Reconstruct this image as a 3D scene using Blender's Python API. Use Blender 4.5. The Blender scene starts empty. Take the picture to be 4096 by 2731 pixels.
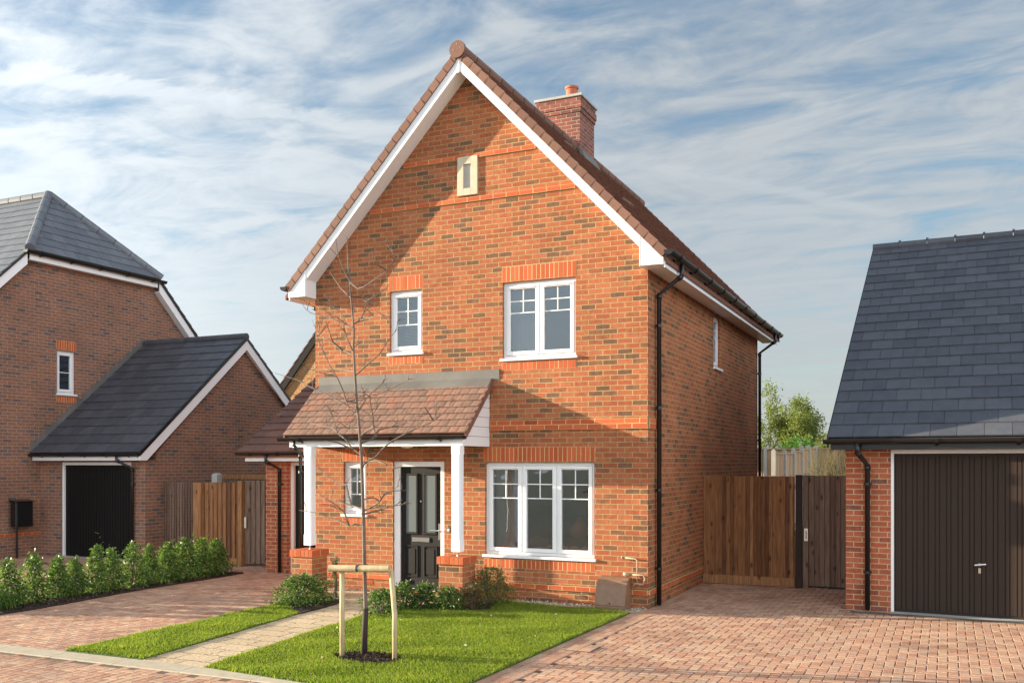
import bpy, bmesh, math, random
import numpy as np
from mathutils import Vector, Matrix
R = math.radians
rng = random.Random(7)
nr = np.random.default_rng(11)
sc = bpy.context.scene
COL = sc.collection

# ------------------------------------------------------------------ helpers
class MB:
    def __init__(s):
        s.v = []; s.f = []
    def poly(s, pts):
        b = len(s.v); s.v += [tuple(p) for p in pts]; s.f.append(tuple(range(b, b + len(pts))))
    def hexa(s, p):               # 8 points: bottom 4 (ccw), top 4
        b = len(s.v); s.v += [tuple(q) for q in p]
        for q in ((3, 2, 1, 0), (4, 5, 6, 7), (0, 1, 5, 4), (1, 2, 6, 5), (2, 3, 7, 6), (3, 0, 4, 7)):
            s.f.append(tuple(b + k for k in q))
    def bx(s, x0, x1, y0, y1, z0, z1):
        s.hexa([(x0, y0, z0), (x1, y0, z0), (x1, y1, z0), (x0, y1, z0), (x0, y0, z1), (x1, y0, z1), (x1, y1, z1), (x0, y1, z1)])
    def fbox(s, F, a0, a1, b0, b1, c0, c1):   # box in a wall frame
        s.hexa([F(a0, b0, c0), F(a1, b0, c0), F(a1, b0, c1), F(a0, b0, c1), F(a0, b1, c0), F(a1, b1, c0), F(a1, b1, c1), F(a0, b1, c1)])
    def prism(s, pts, vec):
        b = len(s.v); n = len(pts); V = Vector(vec)
        s.v += [tuple(p) for p in pts] + [tuple(Vector(p) + V) for p in pts]
        s.f.append(tuple(range(b + n - 1, b - 1, -1))); s.f.append(tuple(range(b + n, b + 2 * n)))
        for i in range(n):
            j = (i + 1) % n
            s.f.append((b + i, b + j, b + n + j, b + n + i))
    def tube(s, pts, rad, n=6, cap=True):
        pts = [Vector(p) for p in pts]
        if not isinstance(rad, (list, tuple)): rad = [rad] * len(pts)
        b = len(s.v); prev = None
        for i, p in enumerate(pts):
            t = (pts[min(i + 1, len(pts) - 1)] - pts[max(i - 1, 0)])
            t = t.normalized() if t.length > 1e-9 else Vector((0, 0, 1))
            if prev is None:
                h = Vector((0, 0, 1)) if abs(t.z) < .9 else Vector((1, 0, 0))
                a = t.cross(h).normalized()
            else:
                a = (prev - t * prev.dot(t))
                a = a.normalized() if a.length > 1e-6 else t.orthogonal().normalized()
            prev = a; c = t.cross(a)
            for k in range(n):
                w = 2 * math.pi * k / n
                s.v.append(tuple(p + (a * math.cos(w) + c * math.sin(w)) * rad[i]))
        for i in range(len(pts) - 1):
            for k in range(n):
                l = (k + 1) % n
                s.f.append((b + i * n + k, b + i * n + l, b + (i + 1) * n + l, b + (i + 1) * n + k))
        if cap:
            s.f.append(tuple(b + k for k in range(n - 1, -1, -1)))
            e = b + (len(pts) - 1) * n
            s.f.append(tuple(e + k for k in range(n)))
    def lathe(s, c, prof, n=20):
        b = len(s.v)
        for r, z in prof:
            for k in range(n):
                w = 2 * math.pi * k / n
                s.v.append((c[0] + r * math.cos(w), c[1] + r * math.sin(w), c[2] + z))
        for i in range(len(prof) - 1):
            for k in range(n):
                l = (k + 1) % n
                s.f.append((b + i * n + k, b + i * n + l, b + (i + 1) * n + l, b + (i + 1) * n + k))
        s.f.append(tuple(b + k for k in range(n - 1, -1, -1)))
        s.f.append(tuple(b + (len(prof) - 1) * n + k for k in range(n)))

BASE = {}
def base_of(o):
    while o is not None:
        if o.name in BASE: return BASE[o.name]
        o = o.parent
    return Vector((0, 0, 0))

def link(name, me, parent=None, mat=None):
    o = bpy.data.objects.new(name, me); COL.objects.link(o)
    if mat: me.materials.append(mat)
    if parent is not None: o.parent = parent
    return o

def build(mb, name, mat, parent=None, smooth=False, fix=True, bevel=0, local=False):
    off = Vector((0, 0, 0)) if local else base_of(parent)
    me = bpy.data.meshes.new(name)
    me.from_pydata([(x, y, z) for x, y, z in mb.v], [], mb.f)
    if fix or bevel:
        bm = bmesh.new(); bm.from_mesh(me)
        if bevel:
            bmesh.ops.bevel(bm, geom=list(bm.edges), offset=bevel, segments=1, affect='EDGES', clamp_overlap=True)
        bmesh.ops.recalc_face_normals(bm, faces=bm.faces)
        bm.to_mesh(me); bm.free()
    uv = me.uv_layers.new(name='m')
    for p in me.polygons:
        n = p.normal
        for li in p.loop_indices:
            x, y, z = me.vertices[me.loops[li].vertex_index].co
            if abs(n.z) > .75: uv.data[li].uv = (x, y)
            elif abs(n.x) > abs(n.y): uv.data[li].uv = (y, z)
            else: uv.data[li].uv = (x, z)
        if smooth: p.use_smooth = True
    if off.length > 0:
        me.transform(Matrix.Translation(-off))
    return link(name, me, parent, mat)

def fast_mesh(name, verts, faces_n, mat, parent=None, smooth=False):
    """verts (N,k,3): N separate faces of k corners"""
    N, k, _ = verts.shape
    off = base_of(parent)
    me = bpy.data.meshes.new(name)
    me.vertices.add(N * k); me.loops.add(N * k); me.polygons.add(N)
    co = (verts.reshape(-1, 3) - np.array(off)).astype(np.float32)
    me.vertices.foreach_set('co', co.ravel())
    me.loops.foreach_set('vertex_index', np.arange(N * k, dtype=np.int32))
    me.polygons.foreach_set('loop_start', np.arange(0, N * k, k, dtype=np.int32))
    me.polygons.foreach_set('loop_total', np.full(N, k, dtype=np.int32))
    me.update(calc_edges=True); me.validate(); me.shade_flat()
    return link(name, me, parent, mat)

def thing(name, label, cat, loc=(0, 0, 0), rz=0, group=None):
    o = bpy.data.objects.new(name, None); COL.objects.link(o)
    o.empty_display_size = .2
    o.location = loc; o.rotation_euler = (0, 0, rz)
    BASE[o.name] = Vector(loc) if rz == 0 else Vector((0, 0, 0))
    return tag(o, label, cat, group)
def tag(o, label, cat=None, group=None):
    o['label'] = label
    if cat: o['category'] = cat
    if group: o['group'] = group
    return o
def kind(o, k, label=None):
    o['kind'] = k
    if label: o['label'] = label
    return o

def frame(o, u, n):
    o = Vector(o); u = Vector(u); n = Vector(n)
    return lambda a, b, c: tuple(o + u * a + Vector((0, 0, b)) + n * c)
FRONT = frame((0, 0, 0), (1, 0, 0), (0, -1, 0))
SIDE = frame((0, 0, 0), (0, 1, 0), (1, 0, 0))

def wall(mb, F, a0, a1, b0, b1, holes, th):
    """a wall with rectangular openings; face at c=0, back at c=-th, reveals included"""
    xs = sorted({a0, a1, *[h[0] for h in holes], *[h[1] for h in holes]})
    ys = sorted({b0, b1, *[h[2] for h in holes], *[h[3] for h in holes]})
    def solid(i, j):
        if i < 0 or j < 0 or i >= len(xs) - 1 or j >= len(ys) - 1: return False
        cx = (xs[i] + xs[i + 1]) / 2; cy = (ys[j] + ys[j + 1]) / 2
        return not any(h[0] < cx < h[1] and h[2] < cy < h[3] for h in holes)
    for i in range(len(xs) - 1):
        for j in range(len(ys) - 1):
            if not solid(i, j): continue
            x0, x1, y0, y1 = xs[i], xs[i + 1], ys[j], ys[j + 1]
            mb.poly([F(x0, y0, 0), F(x1, y0, 0), F(x1, y1, 0), F(x0, y1, 0)])
            mb.poly([F(x0, y0, -th), F(x0, y1, -th), F(x1, y1, -th), F(x1, y0, -th)])
            if not solid(i - 1, j): mb.poly([F(x0, y0, 0), F(x0, y1, 0), F(x0, y1, -th), F(x0, y0, -th)])
            if not solid(i + 1, j): mb.poly([F(x1, y0, 0), F(x1, y0, -th), F(x1, y1, -th), F(x1, y1, 0)])
            if not solid(i, j - 1): mb.poly([F(x0, y0, 0), F(x0, y0, -th), F(x1, y0, -th), F(x1, y0, 0)])
            if not solid(i, j + 1): mb.poly([F(x0, y1, 0), F(x1, y1, 0), F(x1, y1, -th), F(x0, y1, -th)])

# ------------------------------------------------------------------ materials
def new_mat(name):
    m = bpy.data.materials.new(name); m.use_nodes = True
    nt = m.node_tree; b = nt.nodes['Principled BSDF']
    return m, nt, b
def nd(nt, typ, **kw):
    n = nt.nodes.new(typ)
    for k, v in kw.items():
        if k.startswith('i_'):
            key = k[2:]
            n.inputs[int(key) if key.isdigit() else key.replace('_', ' ')].default_value = v
        else: setattr(n, k, v)
    return n
def ramp(nt, stops, interp='LINEAR'):
    r = nt.nodes.new('ShaderNodeValToRGB'); cr = r.color_ramp; cr.interpolation = interp
    while len(cr.elements) < len(stops): cr.elements.new(.5)
    for e, (p, c) in zip(cr.elements, stops):
        e.position = p; e.color = (c[0], c[1], c[2], 1)
    return r
def mixc(nt, f, a, b, mode='MIX'):
    m = nt.nodes.new('ShaderNodeMix'); m.data_type = 'RGBA'; m.blend_type = mode
    for sock, val in ((m.inputs[0], f), (m.inputs[6], a), (m.inputs[7], b)):
        if hasattr(val, 'is_linked'): nt.links.new(val, sock)
        elif isinstance(val, (tuple, list)): sock.default_value = (*val[:3], 1)
        else: sock.default_value = val
    return m.outputs[2]
def mth(nt, op, a, b=None, c=None):
    m = nt.nodes.new('ShaderNodeMath'); m.operation = op
    for i, val in enumerate((a, b, c)):
        if val is None: continue
        if hasattr(val, 'is_linked'): nt.links.new(val, m.inputs[i])
        else: m.inputs[i].default_value = val
    return m.outputs[0]
def noise(nt, vec, scale, detail=4, rough=.55, dist=0):
    n = nd(nt, 'ShaderNodeTexNoise'); n.inputs['Scale'].default_value = scale
    n.inputs['Detail'].default_value = detail; n.inputs['Roughness'].default_value = rough
    n.inputs['Distortion'].default_value = dist
    if vec is not None: nt.links.new(vec, n.inputs['Vector'])
    return n.outputs['Fac']
def bump(nt, b, h, strength=.4, dist=.01):
    n = nd(nt, 'ShaderNodeBump'); n.inputs['Strength'].default_value = strength; n.inputs['Distance'].default_value = dist
    nt.links.new(h, n.inputs['Height']); nt.links.new(n.outputs[0], b.inputs['Normal'])

def plain(name, col, rough=.5, metal=0, var=.0, spec=None, bmp=0, scale=40):
    m, nt, b = new_mat(name)
    b.inputs['Roughness'].default_value = rough; b.inputs['Metallic'].default_value = metal
    if spec is not None: b.inputs['Specular IOR Level'].default_value = spec
    tc = nd(nt, 'ShaderNodeTexCoord')
    if var:
        f = noise(nt, tc.outputs['Object'], scale * .1, 5)
        lo = [c * (1 - var) for c in col]; hi = [min(1, c * (1 + var)) for c in col]
        r = ramp(nt, [(.3, lo), (.7, hi)]); nt.links.new(f, r.inputs[0]); nt.links.new(r.outputs[0], b.inputs['Base Color'])
    else: b.inputs['Base Color'].default_value = (*col, 1)
    if bmp:
        f2 = noise(nt, tc.outputs['Object'], scale, 5); bump(nt, b, f2, bmp, .004)
    return m

def brick_mat(name, stops, mortar, bw=.225, rh=.075, off=.5, ms=.0075, bstr=1.0, stain=.16):
    m, nt, b = new_mat(name)
    b.inputs['Roughness'].default_value = .88
    b.inputs['Specular IOR Level'].default_value = .2
    uv = nd(nt, 'ShaderNodeUVMap'); uv.uv_map = 'm'
    # slight waviness so the joints are not ruler straight
    nz = nd(nt, 'ShaderNodeTexNoise'); nz.inputs['Scale'].default_value = 9; nz.inputs['Detail'].default_value = 3
    nt.links.new(uv.outputs[0], nz.inputs['Vector'])
    vm = nd(nt, 'ShaderNodeVectorMath', operation='MULTIPLY_ADD')
    nt.links.new(nz.outputs['Color'], vm.inputs[0]); vm.inputs[1].default_value = (.008, .007, 0); nt.links.new(uv.outputs[0], vm.inputs[2])
    br = nd(nt, 'ShaderNodeTexBrick'); br.offset = off
    br.inputs['Scale'].default_value = 1; br.inputs['Brick Width'].default_value = bw; br.inputs['Row Height'].default_value = rh
    br.inputs['Mortar Size'].default_value = ms; br.inputs['Mortar Smooth'].default_value = .25; br.inputs['Bias'].default_value = 0
    br.inputs['Color1'].default_value = (0, 0, 0, 1); br.inputs['Color2'].default_value = (1, 1, 1, 1); br.inputs['Mortar'].default_value = (.5, .5, .5, 1)
    nt.links.new(vm.outputs[0], br.inputs['Vector'])
    fine = noise(nt, uv.outputs[0], 55, 6, .65)
    big = noise(nt, uv.outputs[0], 1.1, 4, .6)
    mid = noise(nt, uv.outputs[0], 14, 5, .6)
    r = ramp(nt, stops, 'LINEAR')
    rgb = nd(nt, 'ShaderNodeRGBToBW'); nt.links.new(br.outputs['Color'], rgb.inputs[0])
    tint = mth(nt, 'ADD', rgb.outputs[0], mth(nt, 'MULTIPLY', mth(nt, 'SUBTRACT', mid, .5), .3))
    tint = mth(nt, 'ADD', tint, mth(nt, 'MULTIPLY', mth(nt, 'SUBTRACT', big, .5), .25))
    nt.links.new(tint, r.inputs[0])
    fr = ramp(nt, [(.25, (.62, .6, .58)), (.5, (1, 1, 1)), (.8, (1.0, 1.0, 1.0))]); nt.links.new(fine, fr.inputs[0])
    c = mixc(nt, .75, r.outputs[0], fr.outputs[0], 'MULTIPLY')
    mr = ramp(nt, [(.35, (.84, .84, .84)), (.65, (1.12, 1.1, 1.08))]); nt.links.new(mid, mr.inputs[0])
    c = mixc(nt, .8, c, mr.outputs[0], 'MULTIPLY')
    mo = ramp(nt, [(.3, [q * .82 for q in mortar]), (.7, [min(1, q * 1.1) for q in mortar])]); nt.links.new(mid, mo.inputs[0])
    c = mixc(nt, br.outputs['Fac'], c, mo.outputs[0])
    bg = ramp(nt, [(.35, (1 - stain, 1 - stain, 1 - stain)), (.65, (1.06, 1.05, 1.04))]); nt.links.new(big, bg.inputs[0])
    c = mixc(nt, 1, c, bg.outputs[0], 'MULTIPLY')
    nt.links.new(c, b.inputs['Base Color'])
    h = mth(nt, 'MULTIPLY_ADD', br.outputs['Fac'], -1.0, mth(nt, 'MULTIPLY', fine, .75))
    h = mth(nt, 'ADD', h, mth(nt, 'MULTIPLY', mid, .5))
    bump(nt, b, h, bstr, .008)
    return m

def island_mat(name, stops, rough=.8, nscale=30, nvar=.25, bstr=.3, spec=.3, dist=.004, stretch=None, interp='LINEAR', extra=None):
    m, nt, b = new_mat(name)
    b.inputs['Roughness'].default_value = rough; b.inputs['Specular IOR Level'].default_value = spec
    g = nd(nt, 'ShaderNodeNewGeometry')
    r = ramp(nt, stops, interp); nt.links.new(g.outputs['Random Per Island'], r.inputs[0])
    tc = nd(nt, 'ShaderNodeTexCoord'); vec = tc.outputs['Object']
    if stretch:
        mp = nd(nt, 'ShaderNodeMapping'); mp.inputs['Scale'].default_value = stretch
        nt.links.new(vec, mp.inputs[0])
        add = nd(nt, 'ShaderNodeVectorMath', operation='ADD'); nt.links.new(mp.outputs[0], add.inputs[0])
        cx = nd(nt, 'ShaderNodeCombineXYZ')
        for k in range(3): nt.links.new(mth(nt, 'MULTIPLY', g.outputs['Random Per Island'], 37.0 + 11 * k), cx.inputs[k])
        nt.links.new(cx.outputs[0], add.inputs[1]); vec = add.outputs[0]
    f = noise(nt, vec, nscale, 6, .62)
    fr = ramp(nt, [(.28, (1 - nvar,) * 3), (.72, (1 + nvar,) * 3)]); nt.links.new(f, fr.inputs[0])
    c = mixc(nt, 1, r.outputs[0], fr.outputs[0], 'MULTIPLY')
    if extra: c = extra(nt, c, tc.outputs['Object'])
    nt.links.new(c, b.inputs['Base Color'])
    bump(nt, b, f, bstr, dist)
    return m

def leaf_mat(name, stops, rough=.42, trans=.35, patch=False):
    m, nt, b = new_mat(name)
    g = nd(nt, 'ShaderNodeNewGeometry'); r = ramp(nt, stops); nt.links.new(g.outputs['Random Per Island'], r.inputs[0])
    nt.links.new(r.outputs[0], b.inputs['Base Color']); b.inputs['Roughness'].default_value = rough
    b.inputs['Specular IOR Level'].default_value = .22
    if patch:
        tcx = nd(nt, 'ShaderNodeTexCoord'); fp = noise(nt, tcx.outputs['Object'], 1.6, 5, .65); rp = ramp(nt, [(.36, (.72, .78, .8)), (.52, (1, 1, 1)), (.68, (1.22, 1.08, 1.0))]); nt.links.new(fp, rp.inputs[0])
        pc = mixc(nt, 1, r.outputs[0], rp.outputs[0], 'MULTIPLY'); nt.links.new(pc, b.inputs['Base Color'])
    t = nd(nt, 'ShaderNodeBsdfTranslucent')
    br = mixc(nt, 1, r.outputs[0], (1.25, 1.35, .6), 'MULTIPLY'); nt.links.new(br, t.inputs[0])
    mx = nd(nt, 'ShaderNodeMixShader'); mx.inputs[0].default_value = trans
    nt.links.new(b.outputs[0], mx.inputs[1]); nt.links.new(t.outputs[0], mx.inputs[2])
    nt.links.new(mx.outputs[0], nt.nodes['Material Output'].inputs[0])
    return m

M = {}
M['brick'] = brick_mat('brick_red_multi', [(0, (.17, .09, .058)), (.12, (.215, .108, .064)), (.2, (.29, .112, .06)), (.27, (.375, .112, .052)), (.37, (.42, .13, .062)), (.52, (.45, .15, .072)), (.66, (.38, .116, .053)), (.8, (.46, .162, .08)), (.9, (.37, .104, .05))], (.46, .315, .145))
M['brick_brown'] = brick_mat('brick_brown_multi', [(0, (.14, .105, .11)), (.12, (.19, .125, .115)), (.22, (.25, .135, .105)), (.42, (.3, .15, .108)), (.58, (.27, .135, .1)), (.7, (.35, .155, .1)), (.84, (.23, .135, .115)), (.92, (.32, .145, .098))], (.42, .3, .19))
M['brick_plain'] = brick_mat('brick_red_plain', [(0, (.19, .1, .08)), (.1, (.38, .1, .055)), (.3, (.45, .125, .062)), (.5, (.5, .15, .08)), (.66, (.4, .1, .05)), (.85, (.47, .135, .065))], (.62, .44, .26))
M['brick_maroon'] = brick_mat('brick_maroon', [(0, (.16, .08, .07)), (.15, (.24, .085, .065)), (.4, (.29, .1, .075)), (.7, (.32, .115, .085)), (.88, (.25, .085, .065))], (.42, .32, .25))
M['brick_far'] = brick_mat('brick_buff_orange', [(0, (.3, .14, .06)), (.3, (.5, .24, .09)), (.6, (.56, .28, .12)), (.85, (.44, .2, .08))], (.6, .45, .25))
M['dressing'] = island_mat('brick_dressing_orange', [(0, (.42, .088, .03)), (.5, (.48, .105, .036)), (1, (.54, .13, .045))], .85, 60, .18, .35)
M['mortar'] = plain('mortar_buff', (.58, .43, .21), .9, var=.12, scale=60)
M['stone'] = plain('reconstituted_stone', (.55, .475, .345), .8, var=.08, bmp=.2, scale=90)
M['white'] = plain('white_upvc', (.84, .84, .84), .38, var=.03, scale=14)
M['gaparound'] = plain('rubber_seal', (.03, .03, .03), .6)
M['black'] = plain('black_plastic', (.012, .011, .011), .28, var=.2, scale=20)
M['lead'] = plain('lead_sheet', (.16, .15, .135), .6, metal=.2, var=.22, bmp=.25, scale=18)
M['pot'] = plain('terracotta', (.46, .13, .065), .8, var=.1, bmp=.2)
M['chrome'] = plain('polished_steel', (.75, .75, .74), .18, metal=1)
M['pipe'] = plain('painted_copper', (.38, .24, .16), .5, var=.15)
M['meter'] = plain('brown_moulded_plastic', (.24, .135, .08), .42, var=.12, bmp=.12, scale=120)
M['interior'] = plain('painted_plaster', (.3, .28, .25), .9)
M['carpet'] = plain('carpet', (.2, .18, .16), .95)
M['curtain'] = plain('curtain_cloth', (.62, .6, .58), .9)
M['tile'] = island_mat('clay_brown_tile', [(0, (.15, .07, .05)), (.35, (.19, .085, .056)), (.7, (.225, .095, .06)), (1, (.26, .105, .062))], .78, 14, .22, .3, .25)
M['tile_verge'] = island_mat('brown_verge_unit', [(0, (.17, .085, .06)), (1, (.225, .115, .08))], .7, 20, .12, .15, .3)
M['slate'] = island_mat('grey_slate_tile', [(0, (.068, .07, .083)), (.5, (.08, .083, .097)), (1, (.093, .096, .11))], .5, 6, .14, .25, .45)
M['slate_sky_sheen'] = island_mat('slate_painted_sky_sheen', [(0, (.12, .13, .145)), (.5, (.14, .15, .168)), (1, (.158, .168, .185))], .48, 6, .14, .25, .5)  # lighter copy of the slate; sky reflection on the roof put into the colour
M['slate_dark'] = island_mat('dark_slate_tile', [(0, (.052, .056, .068)), (.5, (.065, .068, .08)), (1, (.078, .08, .092))], .5, 6, .22, .25, .45)
M['concrete'] = plain('concrete', (.42, .4, .36), .9, var=.14, bmp=.25, scale=60)
M['kerb'] = island_mat('pale_kerb_concrete', [(0, (.44, .38, .28)), (1, (.54, .47, .35))], .9, 9, .14, .3)
M['soil'] = plain('bark_mulch', (.03, .019, .013), .95, var=.5, bmp=.9, scale=45)
M['tyre'] = plain('black_rubber', (.02, .02, .02), .7)
M['stakewood'] = island_mat('peeled_round_timber', [(0, (.46, .35, .2)), (1, (.54, .42, .25))], .75, 5, .3, .3, stretch=(6, 6, 1))
M['bark'] = plain('young_bark', (.14, .1, .075), .8, var=.4, bmp=.4, scale=70)
M['bark_far'] = plain('old_bark', (.1, .08, .06), .9, var=.3, scale=8)
def knots(nt, c, vec):
    mp = nd(nt, 'ShaderNodeMapping'); mp.inputs['Scale'].default_value = (6, 6, 3.2); nt.links.new(vec, mp.inputs[0])
    vo = nd(nt, 'ShaderNodeTexVoronoi'); vo.inputs['Scale'].default_value = 1; nt.links.new(mp.outputs[0], vo.inputs['Vector'])
    r = ramp(nt, [(.08, (.2, .15, .13)), (.2, (1, 1, 1))]); nt.links.new(vo.outputs['Distance'], r.inputs[0])
    return mixc(nt, .8, c, r.outputs[0], 'MULTIPLY')
M['wood_warm'] = island_mat('treated_boards_warm', [(0, (.15, .063, .029)), (.15, (.29, .132, .057)), (.3, (.2, .086, .037)), (.45, (.33, .16, .07)), (.6, (.25, .107, .044)), (.75, (.165, .075, .038)), (.88, (.3, .138, .058))], .85, 4, .5, .4, stretch=(9, 9, .7), interp='CONSTANT', extra=knots)
M['wood_grey'] = island_mat('weathered_boards_grey', [(0, (.15, .092, .066)), (.5, (.21, .134, .096)), (1, (.265, .172, .125))], .9, 4, .4, .4, stretch=(9, 9, .7), extra=knots)
M['wood_pale'] = island_mat('pale_fence_boards', [(0, (.34, .21, .125)), (.5, (.42, .265, .155)), (1, (.5, .33, .2))], .9, 3, .3, .4, stretch=(9, 9, .7))
def grime(nt, c, vec):
    f = noise(nt, vec, .9, 6, .68); r = ramp(nt, [(.32, (.7, .68, .66)), (.52, (1, 1, 1)), (.7, (1.1, 1.08, 1.04))]); nt.links.new(f, r.inputs[0])
    return mixc(nt, 1, c, r.outputs[0], 'MULTIPLY')
M['paving'] = island_mat('clay_block_paving', [(0, (.4, .222, .15)), (.25, (.47, .252, .168)), (.5, (.51, .3, .198)), (.75, (.54, .352, .235)), (1, (.44, .275, .198))], .85, 26, .22, .35, extra=grime)
M['joint'] = plain('jointing_sand', (.12, .085, .06), .95, var=.3, scale=60)
M['leaf_laurel'] = leaf_mat('laurel_leaf', [(0, (.055, .105, .03)), (.5, (.1, .18, .045)), (.85, (.17, .25, .065)), (1, (.26, .29, .1))])
M['leaf_shrub'] = leaf_mat('shrub_leaf', [(0, (.03, .07, .02)), (.5, (.07, .14, .03)), (.8, (.14, .22, .055)), (1, (.24, .3, .1))])
M['leaf_olive'] = leaf_mat('bronze_green_leaf', [(0, (.045, .075, .02)), (.5, (.1, .14, .038)), (.8, (.18, .2, .058)), (1, (.2, .15, .06))])
M['leaf_red'] = leaf_mat('red_leaf', [(0, (.09, .035, .025)), (.4, (.15, .05, .035)), (.6, (.08, .1, .035)), (1, (.13, .16, .05))])
M['leaf_spring'] = leaf_mat('spring_leaf', [(0, (.11, .14, .035)), (.5, (.175, .21, .055)), (1, (.25, .275, .085))], .6, .4)
M['leaf_mid'] = leaf_mat('mid_green_leaf', [(0, (.05, .12, .025)), (.5, (.09, .19, .035)), (1, (.15, .25, .05))], .6, .35)
M['grass'] = leaf_mat('grass_blade', [(0, (.125, .19, .02)), (.45, (.205, .285, .03)), (.8, (.275, .335, .05)), (1, (.38, .34, .11))], .6, .45, True)
M['turf'] = plain('turf', (.06, .1, .018), .95, var=.35, scale=60)
M['stem'] = plain('yellow_willow_stem', (.1, .088, .024), .75, var=.3)
M['petal'] = island_mat('fallen_petal', [(0, (.5, .3, .16)), (.6, (.7, .6, .5)), (1, (.35, .2, .1))], .8)
M['gravel'] = island_mat('shingle', [(0, (.3, .22, .15)), (.5, (.5, .4, .3)), (1, (.62, .55, .45))], .9)

def door_black(name, col, rough, grain):
    m, nt, b = new_mat(name); b.inputs['Base Color'].default_value = (*col, 1); b.inputs['Roughness'].default_value = rough
    tc = nd(nt, 'ShaderNodeTexCoord'); mp = nd(nt, 'ShaderNodeMapping'); mp.inputs['Scale'].default_value = (60, 60, 5) if grain else (220, 220, 220)
    nt.links.new(tc.outputs['Object'], mp.inputs[0]); f = noise(nt, mp.outputs[0], 1.2, 6, .6); b.inputs['Specular IOR Level'].default_value = .25
    bump(nt, b, f, .35, .003); return m
M['door'] = door_black('black_woodgrain_door', (.012, .0105, .0095), .62, True)
M['gdoor'] = door_black('dark_brown_garage_door', (.038, .0235, .0165), .6, False)
M['gdoor_black'] = door_black('black_garage_door', (.007, .007, .007), .5, False)

def glass_mat(name, tint, r0):
    m, nt, b = new_mat(name); nt.nodes.remove(b)
    tr = nd(nt, 'ShaderNodeBsdfTransparent'); tr.inputs[0].default_value = (*tint, 1)
    gl = nd(nt, 'ShaderNodeBsdfGlossy'); gl.inputs['Roughness'].default_value = .015; gl.inputs[0].default_value = (.86, .94, 1, 1)
    tcg = nd(nt, 'ShaderNodeTexCoord'); bn = nd(nt, 'ShaderNodeBump'); bn.inputs['Strength'].default_value = .25; bn.inputs['Distance'].default_value = .02
    nt.links.new(noise(nt, tcg.outputs['Object'], 2.2, 2, .5), bn.inputs['Height']); nt.links.new(bn.outputs[0], gl.inputs['Normal'])
    lw = nd(nt, 'ShaderNodeLayerWeight'); lw.inputs['Blend'].default_value = .4
    f = mth(nt, 'ADD', mth(nt, 'MULTIPLY', lw.outputs['Fresnel'], .8), r0)
    mx = nd(nt, 'ShaderNodeMixShader'); nt.links.new(f, mx.inputs[0]); nt.links.new(tr.outputs[0], mx.inputs[1]); nt.links.new(gl.outputs[0], mx.inputs[2])
    nt.links.new(mx.outputs[0], nt.nodes['Material Output'].inputs[0]); return m
M['glass'] = glass_mat('window_glass', (.75, .83, .85), .17)
m, nt, b = new_mat('frosted_door_glass'); b.inputs['Base Color'].default_value = (.13, .15, .15, 1); b.inputs['Roughness'].default_value = .3; M['frost'] = m

# shiplap boarding (white, horizontal lines)
m, nt, b = new_mat('white_shiplap'); b.inputs['Base Color'].default_value = (.78, .76, .75, 1); b.inputs['Roughness'].default_value = .45; M['shiplap'] = m

# ground far away, path
m, nt, b = new_mat('distant_ground'); tc = nd(nt, 'ShaderNodeTexCoord')
f = noise(nt, tc.outputs['Object'], .15, 6); r = ramp(nt, [(.35, (.06, .065, .04)), (.65, (.12, .11, .085))]); nt.links.new(f, r.inputs[0]); nt.links.new(r.outputs[0], b.inputs['Base Color'])
b.inputs['Roughness'].default_value = .95; M['ground'] = m

m, nt, b = new_mat('riven_buff_path')
tc = nd(nt, 'ShaderNodeTexCoord')
nz = nd(nt, 'ShaderNodeTexNoise'); nz.inputs['Scale'].default_value = 8; nz.inputs['Detail'].default_value = 4; nt.links.new(tc.outputs['Object'], nz.inputs['Vector'])
vm = nd(nt, 'ShaderNodeVectorMath', operation='MULTIPLY_ADD'); nt.links.new(nz.outputs['Color'], vm.inputs[0]); vm.inputs[1].default_value = (.09, .09, 0); nt.links.new(tc.outputs['Object'], vm.inputs[2])
br = nd(nt, 'ShaderNodeTexBrick'); br.inputs['Scale'].default_value = 1; br.inputs['Brick Width'].default_value = .42; br.inputs['Row Height'].default_value = .3; br.inputs['Mortar Size'].default_value = .009; br.inputs['Mortar Smooth'].default_value = .4
br.inputs['Color1'].default_value = (.57, .43, .265, 1); br.inputs['Color2'].default_value = (.65, .5, .32, 1); br.inputs['Mortar'].default_value = (.2, .15, .1, 1)
nt.links.new(vm.outputs[0], br.inputs['Vector'])
fn = noise(nt, tc.outputs['Object'], 22, 6, .65); rr = ramp(nt, [(.3, (.78, .78, .78)), (.7, (1.1, 1.1, 1.1))]); nt.links.new(fn, rr.inputs[0])
nt.links.new(mixc(nt, 1, br.outputs['Color'], rr.outputs[0], 'MULTIPLY'), b.inputs['Base Color']); b.inputs['Roughness'].default_value = .9
bump(nt, b, mth(nt, 'MULTIPLY_ADD', br.outputs['Fac'], -1.2, fn), .9, .014); M['path'] = m

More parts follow.
